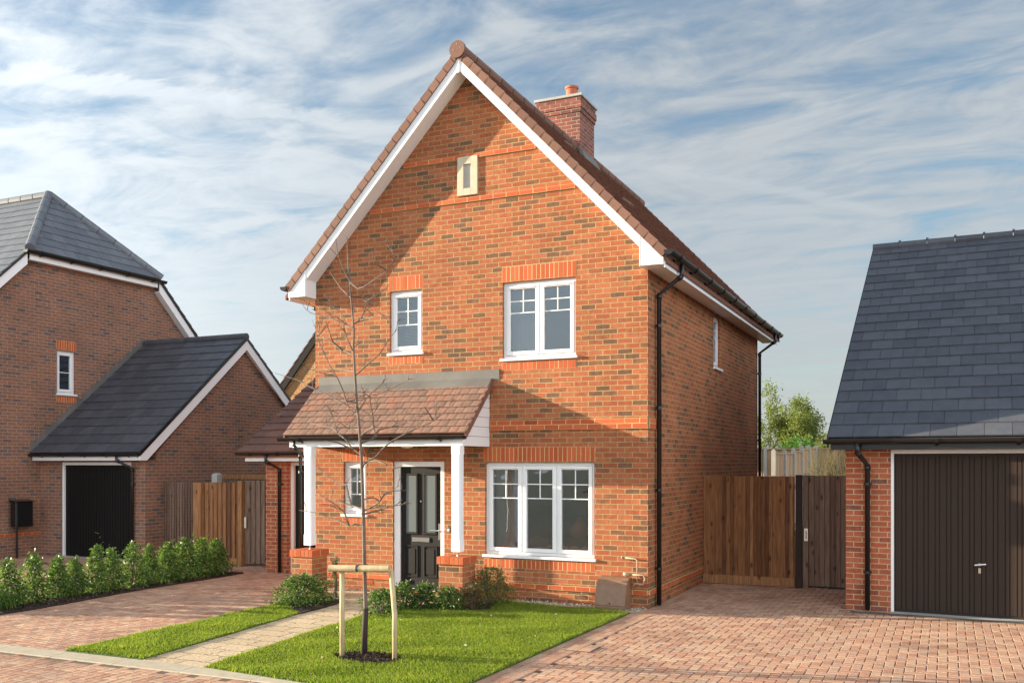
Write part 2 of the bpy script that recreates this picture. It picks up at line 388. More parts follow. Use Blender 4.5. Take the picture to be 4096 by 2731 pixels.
# ------------------------------------------------------------------ shared builders
def brick_band(F, a0, a1, b0, b1, soldier, parent, name, proud=.004):
    """red dressing bricks standing a few mm proud, on a mortar backing"""
    mb = MB(); mb.fbox(F, a0, a1, b0, b1, -.03, proud - .0015)
    o = build(mb, name, M['mortar'], parent)
    mb = MB(); w = .072 if soldier else .225
    n = max(1, round((a1 - a0) / w)); w = (a1 - a0) / n
    rows = 1 if soldier else max(1, round((b1 - b0) / .075)); h = (b1 - b0) / rows
    for r_ in range(rows):
        sh = 0 if (r_ % 2 == 0) else w / 2
        k0 = a0 - sh
        for k in range(n + (1 if sh else 0)):
            x0 = max(a0, k0 + k * w) + .006; x1 = min(a1, k0 + (k + 1) * w) - .006
            if x1 - x0 < .02: continue
            j = rng.uniform(-.0015, .0015)
            mb.fbox(F, x0, x1, b0 + r_ * h + .004, b0 + (r_ + 1) * h - .004, -.02, proud + j)
    build(mb, 'brickwork', M['dressing'], o)
    return o

def window(F, a0, a1, b0, b1, parent, lights=1, bars=True, vents=None, set_back=.055, sill=(.045, .045), bar_rows=(.19, .38), upright=True):
    """white casement window filling the opening a0..a1, b0..b1"""
    c1 = -set_back; c0 = c1 - .07
    fw = .045
    mb = MB()
    mb.fbox(F, a0, a1, b0, b0 + fw, c0, c1); mb.fbox(F, a0, a1, b1 - fw, b1, c0, c1)
    mb.fbox(F, a0, a0 + fw, b0 + fw, b1 - fw, c0, c1); mb.fbox(F, a1 - fw, a1, b0 + fw, b1 - fw, c0, c1)
    w = (a1 - a0 - 2 * fw) / lights
    for i in range(1, lights):
        x = a0 + fw + i * w; mb.fbox(F, x - .012, x + .012, b0 + fw, b1 - fw, c0, c1 - .004)
    fr_ = build(mb, 'window', M['white'], parent)
    if sill:
        mb = MB(); mb.fbox(F, a0 - .03, a1 + .03, b0 - sill[0], b0 - .002, c0, sill[1])
        build(mb, 'sill', M['white'], fr_, bevel=.006)
    for i in range(lights):
        x0 = a0 + fw + i * w + (.014 if i else .003); x1 = a0 + fw + (i + 1) * w - (.014 if i < lights - 1 else .003)
        y0 = b0 + fw + .004; y1 = b1 - fw - .004; sw = .058
        s1 = c1 + .014
        mb = MB()
        mb.fbox(F, x0, x1, y0, y0 + sw, c0 + .01, s1); mb.fbox(F, x0, x1, y1 - sw, y1, c0 + .01, s1)
        mb.fbox(F, x0, x0 + sw, y0 + sw, y1 - sw, c0 + .01, s1); mb.fbox(F, x1 - sw, x1, y0 + sw, y1 - sw, c0 + .01, s1)
        build(mb, 'sash', M['white'], fr_, bevel=.005)
        gx0, gx1, gy0, gy1 = x0 + sw, x1 - sw, y0 + sw, y1 - sw
        mb = MB(); mb.poly([F(gx0, gy0, c1 - .02), F(gx1, gy0, c1 - .02), F(gx1, gy1, c1 - .02), F(gx0, gy1, c1 - .02)])
        build(mb, 'pane', M['glass'], fr_, fix=False)
        if bars:
            H = gy1 - gy0; g = .008
            ya, yb = gy1 - bar_rows[0] * H, gy1 - bar_rows[1] * H; xm = (gx0 + gx1) / 2
            mb = MB()
            for y in ((ya, yb) if upright else (ya,)): mb.fbox(F, gx0, gx1, y - g, y + g, c1 - .028, c1 - .012)
            if upright: mb.fbox(F, xm - g, xm + g, ya + g, gy1, c1 - .028, c1 - .013); mb.fbox(F, xm - g, xm + g, yb + g, ya - g, c1 - .028, c1 - .013)
            build(mb, 'glazing_bars', M['white'], fr_)
        if vents and vents[i]:
            mb = MB(); mb.fbox(F, gx0 + .0, gx1 - .0, y1 - .043, y1 - .018, s1, s1 + .014)
            build(mb, 'vent', M['white'], fr_, bevel=.004)
    return fr_

def tiles(O, U, S, N, W, L, gauge, tw, th, mat, name, parent, stagger=True, seed=0, camber=0, local=False, clip=None, lap=.06, jit=.002, gap=.0015):
    """lapped roof tiles, each its own island, from the eave upward"""
    O = Vector(O); U = Vector(U).normalized(); S = Vector(S).normalized(); N = Vector(N).normalized()
    r_ = random.Random(seed); mb = MB()
    rows = max(1, round(L / gauge)); g = L / rows
    for i in range(rows):
        a0 = -(tw / 2 if (stagger and i % 2) else 0)
        while a0 < W - .01:
            x0 = max(0, a0) + gap; x1 = min(W, a0 + tw) - gap; a0 += tw
            if x1 - x0 < .03: continue
            s0 = i * g + r_.uniform(-jit, jit); s1 = min(L, (i + 1) * g + lap)
            if clip:
                cs = clip((i + .5) * g)
                x0 = max(x0, cs[0]); x1 = min(x1, cs[1])
                if x1 - x0 < .02: continue
            k0 = th * 1.0 + r_.uniform(-jit, jit); k1 = 0
            P = lambda a, s, n: O + U * a + S * s + N * n
            if camber:
                b = len(mb.v); q = (x1 - x0) * .2
                prof = [(x0, 0), (x0 + q, camber), (x1 - q, camber), (x1, 0)]
                for s, k in ((s0, k0), (s1, k1)):
                    for a, e in prof: mb.v.append(tuple(P(a, s, k + th + e)))
                    for a in (x0, x1): mb.v.append(tuple(P(a, s, k)))
                for j in range(3): mb.f.append((b + j, b + j + 1, b + 7 + j, b + 6 + j))
                mb.f.append((b + 4, b + 5, b + 3, b + 2, b + 1, b)); mb.f.append((b + 5, b + 11, b + 9, b + 3)); mb.f.append((b + 4, b, b + 6, b + 10))
            else:
                mb.hexa([P(x0, s0, k0), P(x1, s0, k0), P(x1, s1, k1), P(x0, s1, k1), P(x0, s0, k0 + th), P(x1, s0, k0 + th), P(x1, s1, k1 + th), P(x0, s1, k1 + th)])
    return build(mb, name, mat, parent, fix=False, local=local)

def ridge_run(p0, p1, r, parent, mat, seg=.45, name='ridge_tiles', local=False):
    p0 = Vector(p0); p1 = Vector(p1); d = p1 - p0; n = max(1, round(d.length / seg)); mb = MB()
    for i in range(n):
        a = p0 + d * (i / n); b = p0 + d * ((i + 1) / n - .004)
        mb.tube([a, b], [r * 1.04, r], 12)
    return build(mb, name, mat, parent, local=local)

def gutter(p0, p1, out, r, parent, nb=6, local=False):
    """half round gutter from p0 to p1 with bracket parts"""
    p0 = Vector(p0); p1 = Vector(p1); d = (p1 - p0); t = d.normalized(); out = Vector(out); mb = MB()
    n = 10
    def ring(c, rr): return [c + out * (rr * math.cos(math.pi * k / n)) + Vector((0, 0, -rr * math.sin(math.pi * k / n))) for k in range(n + 1)]
    A, B = ring(p0, r), ring(p1, r); Ai, Bi = ring(p0, r * .9), ring(p1, r * .9)
    for k in range(n):
        mb.poly([A[k], A[k + 1], B[k + 1], B[k]]); mb.poly([Ai[k], Bi[k], Bi[k + 1], Ai[k + 1]])
    mb.poly([A[0], B[0], Bi[0], Ai[0]]); mb.poly([A[n], Ai[n], Bi[n], B[n]])
    mb.poly(A); mb.poly(B)
    g = build(mb, 'gutter', M['black'], parent, smooth=False, fix=False, local=local)
    L = d.length
    for i in range(nb):
        c = p0 + t * (L * (i + .5) / nb); m2 = MB()
        A, B = ring(c - t * .026, r * 1.2), ring(c + t * .026, r * 1.2)
        for k in range(n): m2.poly([A[k], A[k + 1], B[k + 1], B[k]])
        m2.poly(A); m2.poly(B)
        m2.hexa([c - t * .018 - out * r * 1.1 + Vector((0, 0, -r * 1.5)), c + t * .018 - out * r * 1.1 + Vector((0, 0, -r * 1.5)), c + t * .018 - out * r * .4 + Vector((0, 0, -r * 1.0)), c - t * .018 - out * r * .4 + Vector((0, 0, -r * 1.0)),
                 c - t * .018 - out * r * 1.1, c + t * .018 - out * r * 1.1, c + t * .018 - out * r * .4, c - t * .018 - out * r * .4])
        build(m2, 'bracket', M['black'], g, fix=True, local=local)
    return g

def downpipe(pts, r, parent, clips=(), wall_dir=(0, 0, 0), local=False):
    mb = MB(); mb.tube(pts, r, 10)
    p = build(mb, 'downpipe', M['black'], parent, smooth=True, local=local)
    for i in range(1, len(pts) - 1):
        mb = MB(); c = Vector(pts[i]); mb.tube([c + Vector((0, 0, .0)), c - (c - Vector(pts[i + 1])).normalized() * .07], r * 1.18, 10)
        build(mb, 'pipe_elbow', M['black'], p, smooth=True, local=local)
    w = Vector(wall_dir)
    for z in clips:
        c = Vector((pts[-1][0], pts[-1][1], z)); m2 = MB()
        m2.tube([c - Vector((0, 0, .02)), c + Vector((0, 0, .02))], r * 1.25, 10)
        s = w.cross(Vector((0, 0, 1)))
        m2.hexa([c + s * .055 + w * .02 + Vector((0, 0, -.014)), c - s * .055 + w * .02 + Vector((0, 0, -.014)), c - s * .055 + w * .04 + Vector((0, 0, -.014)), c + s * .055 + w * .04 + Vector((0, 0, -.014)),
                 c + s * .055 + w * .02 + Vector((0, 0, .014)), c - s * .055 + w * .02 + Vector((0, 0, .014)), c - s * .055 + w * .04 + Vector((0, 0, .014)), c + s * .055 + w * .04 + Vector((0, 0, .014))])
        build(m2, 'pipe_clip', M['black'], p, local=local)
    return p

# ------------------------------------------------------------------ camera model numbers
YAW = R(24.8); CAM = Vector((3.898, -13.070, 2.09)); FPX = 3772.0; HZ = 1852.0
vdir = Vector((-math.sin(YAW), math.cos(YAW), 0)); rdir = Vector((math.cos(YAW), math.sin(YAW), 0))

# ================================================================== MAIN HOUSE
house = thing('detached_house', 'two storey red brick house with steep brown tiled gable and white bargeboards', 'house', (-2.9, 4.2, 0))
K = 1.04; AX = -2.9
def zl(x, z0): return z0 - K * abs(x - AX)
W_OPEN = [(-2.30, -1.10, 3.69, 4.85), (-4.33, -3.72, 3.87, 4.87), (-2.60, -.81, .69, 2.10), (-5.23, -4.78, 1.25, 2.11), (-4.27, -3.32, .05, 2.12)]
mb = MB(); wall(mb, FRONT, -5.8, 0, -.2, 4.9, W_OPEN, .3)
mb.prism([(-5.8, 0, 4.9), (0, 0, 4.9), (0, 0, 5.17), (AX, 0, 8.19), (-5.8, 0, 5.17)], (0, .3, 0))
build(mb, 'wall', M['brick'], house)
mb = MB(); wall(mb, SIDE, .3, 8.58, -.2, 4.9, [(4.18, 4.76, 3.86, 4.82)], .3); build(mb, 'wall', M['brick'], house)
mb = MB(); mb.bx(-5.8, -5.5, .3, 8.28, -.2, 4.9); build(mb, 'wall', M['brick'], house)
mb = MB(); mb.bx(-5.8, -.3, 8.28, 8.58, -.2, 4.9)
mb.prism([(-5.8, 8.28, 4.9), (0, 8.28, 4.9), (0, 8.28, 5.17), (AX, 8.28, 8.19), (-5.8, 8.28, 5.17)], (0, .3, 0)); build(mb, 'wall', M['brick'], house)
# inside
mb = MB(); mb.bx(-5.5, -.3, .3, 8.28, -.02, .08); build(mb, 'floor', M['carpet'], house)
mb = MB(); mb.bx(-5.5, -.3, .3, 8.28, 2.45, 2.65); build(mb, 'floor', M['interior'], house)
mb = MB(); mb.bx(-5.5, -.3, .3, 8.28, 4.92, 4.97); build(mb, 'ceiling', M['interior'], house)
mb = MB(); mb.bx(-5.5, -.3, 4.3, 4.4, .08, 2.45); mb.bx(-5.5, -.3, 3.9, 4.0, 2.65, 4.92); mb.bx(-3.05, -2.95, .3, 4.3, .08, 2.45); mb.bx(-3.0, -2.9, .3, 3.9, 2.65, 4.92)
build(mb, 'partition', M['interior'], house)
for a0, a1, b0, b1 in W_OPEN[:4]:
    mb = MB(); e = .008
    mb.fbox(FRONT, a0, a0 + e, b0, b1, -.31, -.128); mb.fbox(FRONT, a1 - e, a1, b0, b1, -.31, -.128); mb.fbox(FRONT, a0 + e, a1 - e, b0, b0 + e, -.33, -.128); mb.fbox(FRONT, a0 + e, a1 - e, b1 - e, b1, -.31, -.128)
    build(mb, 'reveal_lining', M['interior'], house)
mb = MB(); wall(mb, frame((0, .302, 0), (1, 0, 0), (0, -1, 0)), -5.5, -.3, .08, 4.92, W_OPEN, .012); build(mb, 'plaster', M['interior'], house)
# red brick dressings
T = FRONT
brick_band(T, -2.31, -1.09, 4.862, 5.09, True, house, 'lintel'); brick_band(T, -4.35, -3.70, 4.885, 5.105, True, house, 'lintel')
brick_band(T, -2.62, -.80, 2.112, 2.335, True, house, 'lintel'); brick_band(T, -5.25, -4.76, 2.122, 2.335, True, house, 'lintel')
brick_band(T, -2.31, -1.09, 3.505, 3.63, True, house, 'sill_course'); brick_band(T, -4.35, -3.70, 3.69, 3.81, True, house, 'sill_course')
brick_band(T, -2.62, -.80, .49, .625, True, house, 'sill_course'); brick_band(T, -5.25, -4.76, 1.06, 1.19, True, house, 'sill_course')
brick_band(T, -2.5, .0, 2.59, 2.74, False, house, 'string_course', .026)
brick_band(T, -4.69, -1.11, 6.157, 6.225, False, house, 'string_course', .026)
brick_band(T, -4.05, -1.75, 6.83, 6.9, False, house, 'string_course', .026)
brick_band(T, -5.8, -4.3, .2, .27, False, house, 'string_course', .026); brick_band(T, -3.28, 0, .2, .27, False, house, 'string_course', .026)
brick_band(SIDE, .028, 8.57, .2, .27, False, house, 'string_course', .026); brick_band(SIDE, .028, .45, 2.59, 2.74, False, house, 'string_course', .026)
for z_, xx in ((.11, -4.75),):
    mb = MB()
    for k in range(4): mb.bx(xx - .1, xx + .1, -.008, .02, z_ + k * .016, z_ + k * .016 + .009)
    build(mb, 'air_brick', M['dressing'], house)
# stone slit window
mb = MB()
mb.bx(-3.07, -2.965, -.035, .02, 6.26, 6.865); mb.bx(-2.83, -2.72, -.035, .02, 6.26, 6.865); mb.bx(-2.965, -2.83, -.035, .02, 6.26, 6.37); mb.bx(-2.965, -2.83, -.035, .02, 6.745, 6.865)
slit = build(mb, 'stone_surround', M['stone'], house, bevel=.004)
mb = MB(); mb.bx(-2.965, -2.83, -.006, .015, 6.37, 6.745); build(mb, 'slit_panel', M['concrete'], slit)
# windows
window(T, -2.30, -1.10, 3.69, 4.85, house, 2, vents=(1, 1)); window(T, -4.33, -3.72, 3.87, 4.87, house, 1, vents=(1,), bar_rows=(.28, .56))
window(T, -2.60, -.81, .69, 2.10, house, 3, vents=(1, 0, 1), bar_rows=(.185, .365)); window(T, -5.23, -4.78, 1.25, 2.11, house, 1, vents=(1,), bar_rows=(.33, .66))
window(SIDE, 4.18, 4.76, 3.86, 4.82, house, 1, vents=(1,))
# front door
mb = MB(); c0, c1 = -.14, -.04
mb.fbox(T, -4.27, -4.165, .05, 2.12, c0, c1); mb.fbox(T, -3.41, -3.32, .05, 2.12, c0, c1); mb.fbox(T, -4.165, -3.41, 2.035, 2.12, c0, c1); mb.fbox(T, -4.165, -3.41, .05, .085, c0, c1 + .03)
build(mb, 'door_frame', M['white'], house, bevel=.004)
mb = MB(); X0, X1 = -4.16, -3.415; mb.fbox(T, X0, X1, .09, 2.03, -.13, -.075)
door = build(mb, 'front_door', M['door'], house)
def moulding(mb, x0, x1, z0, z1, w, c0, c1):
    mb.fbox(T, x0, x1, z0, z0 + w, c0, c1); mb.fbox(T, x0, x1, z1 - w, z1, c0, c1); mb.fbox(T, x0, x0 + w, z0 + w, z1 - w, c0, c1); mb.fbox(T, x1 - w, x1, z0 + w, z1 - w, c0, c1)
for x0, x1 in ((-4.09, -3.84), (-3.735, -3.485)):
    mb = MB(); moulding(mb, x0, x1, .95, 1.93, .035, -.075, -.055); build(mb, 'panel_moulding', M['door'], door, bevel=.006)
    mb = MB(); mb.fbox(T, x0 + .035, x1 - .035, .985, 1.895, -.075, -.066); build(mb, 'door_glass', M['frost'], door)
    mb = MB(); moulding(mb, x0, x1, .26, .77, .022, -.075, -.06); mb.fbox(T, x0 + .05, x1 - .05, .31, .72, -.075, -.065); build(mb, 'door_panel', M['door'], door, bevel=.006)
mb = MB(); mb.fbox(T, -3.945, -3.63, .825, .905, -.075, -.06); lb = build(mb, 'letterbox', M['chrome'], door, bevel=.004)
mb = MB(); mb.fbox(T, -3.93, -3.645, .838, .892, -.06, -.054); build(mb, 'flap', M['chrome'], lb, bevel=.008)
mb = MB(); mb.fbox(T, -3.465, -3.43, .87, 1.13, -.075, -.066); mb.tube([T(-3.447, 1.02, -.066), T(-3.447, 1.02, -.02), T(-3.58, 1.02, -.018)], .011, 8); build(mb, 'door_handle', M['chrome'], door)
mb = MB(); mb.tube([T(-3.788, 1.48, -.078), T(-3.788, 1.48, -.07)], .014, 10); build(mb, 'door_viewer', M['chrome'], door)
mb = MB(); mb.tube([T(-3.24, 1.04, 0), T(-3.24, 1.04, .02)], .038, 14); bell = build(mb, 'doorbell', M['chrome'], house)
mb = MB(); mb.tube([T(-3.24, 1.04, .02), T(-3.24, 1.04, .027)], .016, 12); build(mb, 'button', M['white'], bell)

# main roof
YF, YB = -.29, 9.2
mb = MB(); mb.prism([(-6.2, YF, zl(-6.2, 8.33)), (AX, YF, 8.33), (.36, YF, zl(.36, 8.33)), (.36, YF, zl(.36, 8.26)), (AX, YF, 8.26), (-6.2, YF, zl(-6.2, 8.26))], (0, YB - YF, 0))
roof = build(mb, 'roof', M['tile'], house)
sl = math.hypot(1, K); L = 3.27 * sl
tiles((AX + 3.27, YF - .0, zl(.37, 8.345)), (0, 1, 0), (-1, 0, K), (K, 0, 1), YB - YF, L, .19, .165, .028, M['tile'], 'roof_tiles', roof, seed=1, lap=.045)
tiles((AX - 3.27, YF - .0, zl(.37, 8.345)), (0, 1, 0), (1, 0, K), (-K, 0, 1), YB - YF, L, .19, .165, .028, M['tile'], 'roof_tiles', roof, seed=2, lap=.045)
ridge_run((AX, -.30, 8.42), (AX, 9.2, 8.42), .1, roof, M['tile_verge'])
for sgn in (1, -1):
    mb = MB(); n = 25; dx = 3.27 / n
    for i in range(n):
        d0, d1 = i * dx, (i + 1) * dx + .012
        lift = .018
        q = [(d0, 8.44 - K * d0), (d1, 8.44 - K * d1 + lift), (max(0, d1 - .082), 8.361 - K * d1 + .003), (max(0, d0 - .082), 8.361 - K * d0)]
        y0 = YF - .035 - .006 * ((i % 1) + 1)
        mb.prism([(AX + sgn * a, y0 - .004, z) for a, z in q], (0, .055, 0))
    build(mb, 'verge', M['tile_verge'], roof)
    mb = MB()
    for i in range(n):
        d0, d1 = i * dx, (i + 1) * dx + .012
        q = [(d0, 8.44 - K * d0), (d1, 8.44 - K * d1 + .018), (d1, 8.275 - K * d1), (d0, 8.275 - K * d0)]
        mb.prism([(AX + sgn * a, YB - .02, z) for a, z in q], (0, .055, 0))
    build(mb, 'verge', M['tile_verge'], roof)
    # bargeboard
    mb = MB(); e = 2.9
    mb.prism([(AX + sgn * .0, YF - .02, 8.32), (AX + sgn * 3.2, YF - .02, 8.32 - K * 3.2), (AX + sgn * (e - .02), YF - .02, 8.105 - K * (e - .02)), (AX, YF - .02, 8.105)], (0, .022, 0))
    bb = build(mb, 'bargeboard', M['white'], house)
    mb = MB(); mb.prism([(AX, YF + .004, 8.125), (AX + sgn * e, YF + .004, 8.125 - K * e), (AX + sgn * e, YF + .004, 8.15 - K * e), (AX, YF + .004, 8.15)], (0, -YF - .006, 0)); build(mb, 'soffit', M['white'], house)
    xi, xo = AX + sgn * 2.873, AX + sgn * 3.215
    mb = MB(); mb.prism([(xi, YF - .026, 4.855), (xo, YF - .026, 4.855), (xo, YF - .026, 8.29 - K * 3.215), (xi, YF - .026, 8.29 - K * 2.873)], (0, .3, 0))
    bx_ = build(mb, 'eaves_box', M['white'], house)
    mb = MB(); mb.bx(min(xi, xi + sgn * .012), max(xi, xi + sgn * .012), YF - .03, YF - .026, 4.85, 8.27 - K * 2.885); build(mb, 'corner_trim', M['white'], bx_)
    mb = MB(); mb.bx(min(xo - sgn * .035, xo), max(xo - sgn * .035, xo), YF - .03, YF - .026, 4.85, 8.28 - K * 3.215); build(mb, 'corner_trim', M['white'], bx_)
    # eaves fascia, soffit, gutter
    xf = AX + sgn * 3.215
    mb = MB(); mb.bx(min(xf, xf + sgn * .02), max(xf, xf + sgn * .02), YF + .01, YB, 4.815, 5.03); build(mb, 'fascia', M['white'], house)
    xw = AX + sgn * 2.905
    mb = MB(); mb.bx(min(xw, xf), max(xw, xf), YF + .28, YB, 4.862, 4.882); build(mb, 'soffit', M['white'], house)
    gutter((AX + sgn * 3.3, YF - .06, 5.04), (AX + sgn * 3.3, YB + .05, 5.04), (sgn, 0, 0), .07, house, nb=10 if sgn > 0 else 8)
mb = MB(); mb.bx(AX - .016, AX + .016, YF - .03, YF - .02, 8.06, 8.30); build(mb, 'apex_joint', M['white'], house)
mb = MB(); mb.tube([(AX, YF - .075, 8.405), (AX, YF - .02, 8.405)], .132, 22); cap = build(mb, 'ridge_end_cap', M['tile_verge'], house)
mb = MB()
for a, b_ in ((0, .075), (-.06, -.01), (.055, .015)): mb.tube([(AX + a, YF - .079, 8.405 + b_), (AX + a, YF - .074, 8.405 + b_)], .008, 8)
build(mb, 'screw_heads', M['chrome'], cap)
for x_, y_ in ((-2.45, 3.1), (-1.2, 2.7)): # roof vent tiles
    z_ = zl(x_, 8.36)
    mb = MB()
    for k in range(2): mb.tube([(x_ - .06, y_ + k * .11, z_ + .105), (x_ + .1, y_ + k * .11, z_ - .02)], .04, 10)
    build(mb, 'vent_tile', M['tile_verge'], roof)
# chimney
cx0, cx1, cy0, cy1 = -3.66, -2.75, 4.54, 5.37
mb = MB(); mb.bx(cx0, cx1, cy0, cy1, 7.7, 9.085); ch = build(mb, 'chimney', M['brick_maroon'], roof)
for e_, z0_, z1_ in ((.022, 9.085, 9.165), (.04, 9.165, 9.29), (.022, 9.29, 9.388)):
    mb = MB(); mb.bx(cx0 - e_, cx1 + e_, cy0 - e_, cy1 + e_, z0_, z1_); build(mb, 'corbel', M['brick_maroon'], ch)
mb = MB(); mb.bx(cx0 - .06, cx1 + .06, cy0 - .06, cy1 + .06, 9.388, 9.44); build(mb, 'cap_slab', M['concrete'], ch, bevel=.006)
mb = MB(); mb.lathe((-3.08, 4.95, 9.44), [(.12, 0), (.118, .27), (.14, .285), (.14, .325), (.118, .33), (.1, .33), (.1, .26)], 20); build(mb, 'chimney_pot', M['pot'], ch, smooth=False)
mb = MB()
mb.prism([(cx1 + .004, cy0 - .05, 8.10), (cx1 + .12, cy0 - .05, zl(cx1 + .12, 8.42)), (cx1 + .12, cy0 - .05, zl(cx1 + .12, 8.445)), (cx1 + .012, cy0 - .05, 8.36), (cx1 + .004, cy0 - .05, 8.36)], (0, cy1 - cy0 + .1, 0))
pts = [(AX - .5, zl(AX - .5, 8.45)), (AX, 8.45), (cx1 + .1, zl(cx1 + .1, 8.45)), (cx1 + .06, zl(cx1 + .06, 8.53)), (AX, 8.55), (AX - .5, zl(AX - .5, 8.55))]
mb.prism([(x, cy0 - .012, z) for x, z in pts], (0, .012, 0))
build(mb, 'flashing', M['lead'], ch)
# downpipes on the house
downpipe([(.4, .37, 4.97), (.4, .37, 4.8), (.062, .37, 4.56), (.062, .37, .02)], .034, house, (4.1, 2.9, 1.7, .55), (-1, 0, 0))
downpipe([(.4, 8.5, 4.97), (.4, 8.5, 4.8), (.062, 8.5, 4.56), (.062, 8.5, .02)], .034, house, (4.1, 2.6, 1.2), (-1, 0, 0))
downpipe([(-6.2, .5, 4.97), (-6.2, .5, 4.82), (-5.862, .5, 4.6), (-5.862, .5, 2.6)], .034, house, (4.1,), (1, 0, 0))
# water and gas pipework beside the meter box
mb = MB(); mb.tube([(-.36, -.03, .73), (-.17, -.05, .72), (-.14, -.06, .70), (-.14, -.06, .37)], .014, 8); mb.tube([(-.38, -.035, .73), (-.36, -.035, .73)], .022, 8); mb.tube([(-.34, -.08, .5), (-.25, -.07, .49)], .028, 10)
mb.tube([(-.25, -.07, .49), (-.05, -.07, .5), (-.02, -.07, .44), (-.05, -.07, .36), (-.16, -.07, .37), (-.22, -.07, .31)], .014, 8); build(mb, 'supply_pipe', M['pipe'], house, smooth=True)

# porch
PX0, PX1 = -5.75, -2.47; PY = -.9; PZ = 2.50; PT = .935
sp = math.hypot(1, PT)
mb = MB(); mb.prism([(PX0 + .02, PY + .02, PZ), (PX0 + .02, 0, PZ - PT * (PY + .02)), (PX0 + .02, 0, PZ - PT * PY - .09), (PX0 + .02, PY + .02, PZ - .05)], (PX1 - PX0 - .04, 0, 0))
proof = build(mb, 'porch_roof', M['tile'], house)
M['tile_porch'] = island_mat('weathered_porch_tile', [(0, (.19, .115, .085)), (.35, (.22, .132, .097)), (.7, (.25, .145, .105)), (1, (.28, .135, .09))], .82, 12, .2, .35, .25)
tiles((PX0, PY, PZ + .01), (1, 0, 0), (0, 1, PT), (0, -PT, 1), PX1 - PX0, .86 * sp, .148, .15, .022, M['tile_porch'], 'porch_tiles', proof, stagger=True, seed=5, camber=.004, lap=.04, jit=.001)
for xx in (PX0 - .012, PX1 - .018):
    mb = MB(); n = 8
    for i in range(n):
        y0_ = PY + i * .9 / n; y1_ = PY + (i + 1) * .9 / n + .01
        mb.prism([(xx, y0_, PZ + PT * (y0_ - PY) - .06), (xx, y1_, PZ + PT * (y1_ - PY) - .06), (xx, y1_, PZ + PT * (y1_ - PY) + .05), (xx, y0_, PZ + PT * (y0_ - PY) + .062)], (.03, 0, 0))
    build(mb, 'porch_verge', M['tile_verge'], proof)
# flashing: upstand, apron
mb = MB(); mb.prism([(-5.72, -.012, 3.39), (-5.72, -.02, 3.53), (-5.72, -.001, 3.535), (-5.72, -.001, 3.36)], (3.37, 0, 0))
za = PZ + PT * .9
mb.prism([(-5.70, -.012, za + .06), (-5.70, -.012, za + .045), (-5.70, -.17, za + .045 - PT * .165), (-5.70, -.17, za + .06 - PT * .165)], (3.22, 0, 0))
build(mb, 'porch_flashing', M['lead'], house)
mb = MB(); mb.bx(-5.66, -2.53, -.875, -.78, 2.345, 2.49); build(mb, 'porch_beam', M['white'], house, bevel=.004)
mb = MB(); mb.bx(-5.65, -2.55, -.78, -.001, 2.36, 2.40); cl = build(mb, 'porch_ceiling', M['white'], house)
mb = MB(); mb.lathe((-3.75, -.42, 2.325), [(.03, 0), (.09, .012), (.1, .035)], 18); build(mb, 'porch_light', M['white'], cl)
for xx in (-2.548, -5.655):
    mb = MB()
    for k in range(6):   # shiplap boards, each tucked behind the one above
        z0_, z1_ = 2.345 + k * .15, 2.345 + (k + 1) * .15 - .006
        f = lambda z: PY + .05 + max(0, (z - (PZ - .06))) / PT
        zt = min(z1_, 3.26)
        if z0_ >= zt: continue
        sx = 1 if xx > -4 else -1
        o = .004 * sx
        mb.hexa([(xx, f(z0_), z0_), (xx, -.001, z0_), (xx + .022 * sx + o, -.001, z0_), (xx + .022 * sx + o, f(z0_), z0_), (xx, f(zt), zt), (xx, -.001, zt), (xx + .022 * sx, -.001, zt), (xx + .022 * sx, f(zt), zt)])
    build(mb, 'porch_cheek', M['shiplap'], house)
gutter((PX0 - .06, PY - .05, PZ - .005), (PX1 + .0, PY - .05, PZ - .005), (0, -1, 0), .058, house, nb=4)
for px_ in (-2.61, -5.25):
    mb = MB(); py_ = -.88; hw = .07; ch_ = .018
    # square ends, chamfered shaft
    mb.bx(px_ - hw, px_ + hw, py_ - hw, py_ + hw, .8, .97); mb.bx(px_ - hw, px_ + hw, py_ - hw, py_ + hw, 2.22, 2.35)
    oc = [(-hw + ch_, -hw), (hw - ch_, -hw), (hw, -hw + ch_), (hw, hw - ch_), (hw - ch_, hw), (-hw + ch_, hw), (-hw, hw - ch_), (-hw, -hw + ch_)]
    mb.prism([(px_ + a, py_ + b_, .97) for a, b_ in oc], (0, 0, 1.25))
    post = build(mb, 'porch_post', M['white'], house)
    mb = MB(); mb.tube([(px_, py_, .735), (px_, py_, .8)], .012, 8); mb.bx(px_ - .045, px_ + .045, py_ - .045, py_ + .045, .736, .742); build(mb, 'post_foot', M['chrome'], post)
    pc = px_ - .015
    mb = MB(); mb.bx(pc - .195, pc + .195, -1.07, -.68, -.1, .625); pier = build(mb, 'porch_pier', M['brick'], house)
    mb = MB()
    n = 6
    for k in range(n): mb.bx(pc - .22 + k * .44 / n + .004, pc - .22 + (k + 1) * .44 / n - .004, -1.095, -.878, .627, .735); mb.bx(pc - .22 + k * .44 / n + .004, pc - .22 + (k + 1) * .44 / n - .004, -.87, -.655, .627, .735)
    build(mb, 'pier_capping', M['dressing'], pier, bevel=.004)
    mb = MB(); mb.bx(pc - .214, pc + .214, -1.089, -.661, .626, .731); build(mb, 'pier_bed', M['mortar'], pier)
downpipe([(-5.51, -.95, 2.46), (-5.51, -.95, 2.36), (-5.42, -.9, 2.24), (-5.42, -.9, .76)], .028, house, (1.95,), (1, 0, 0))

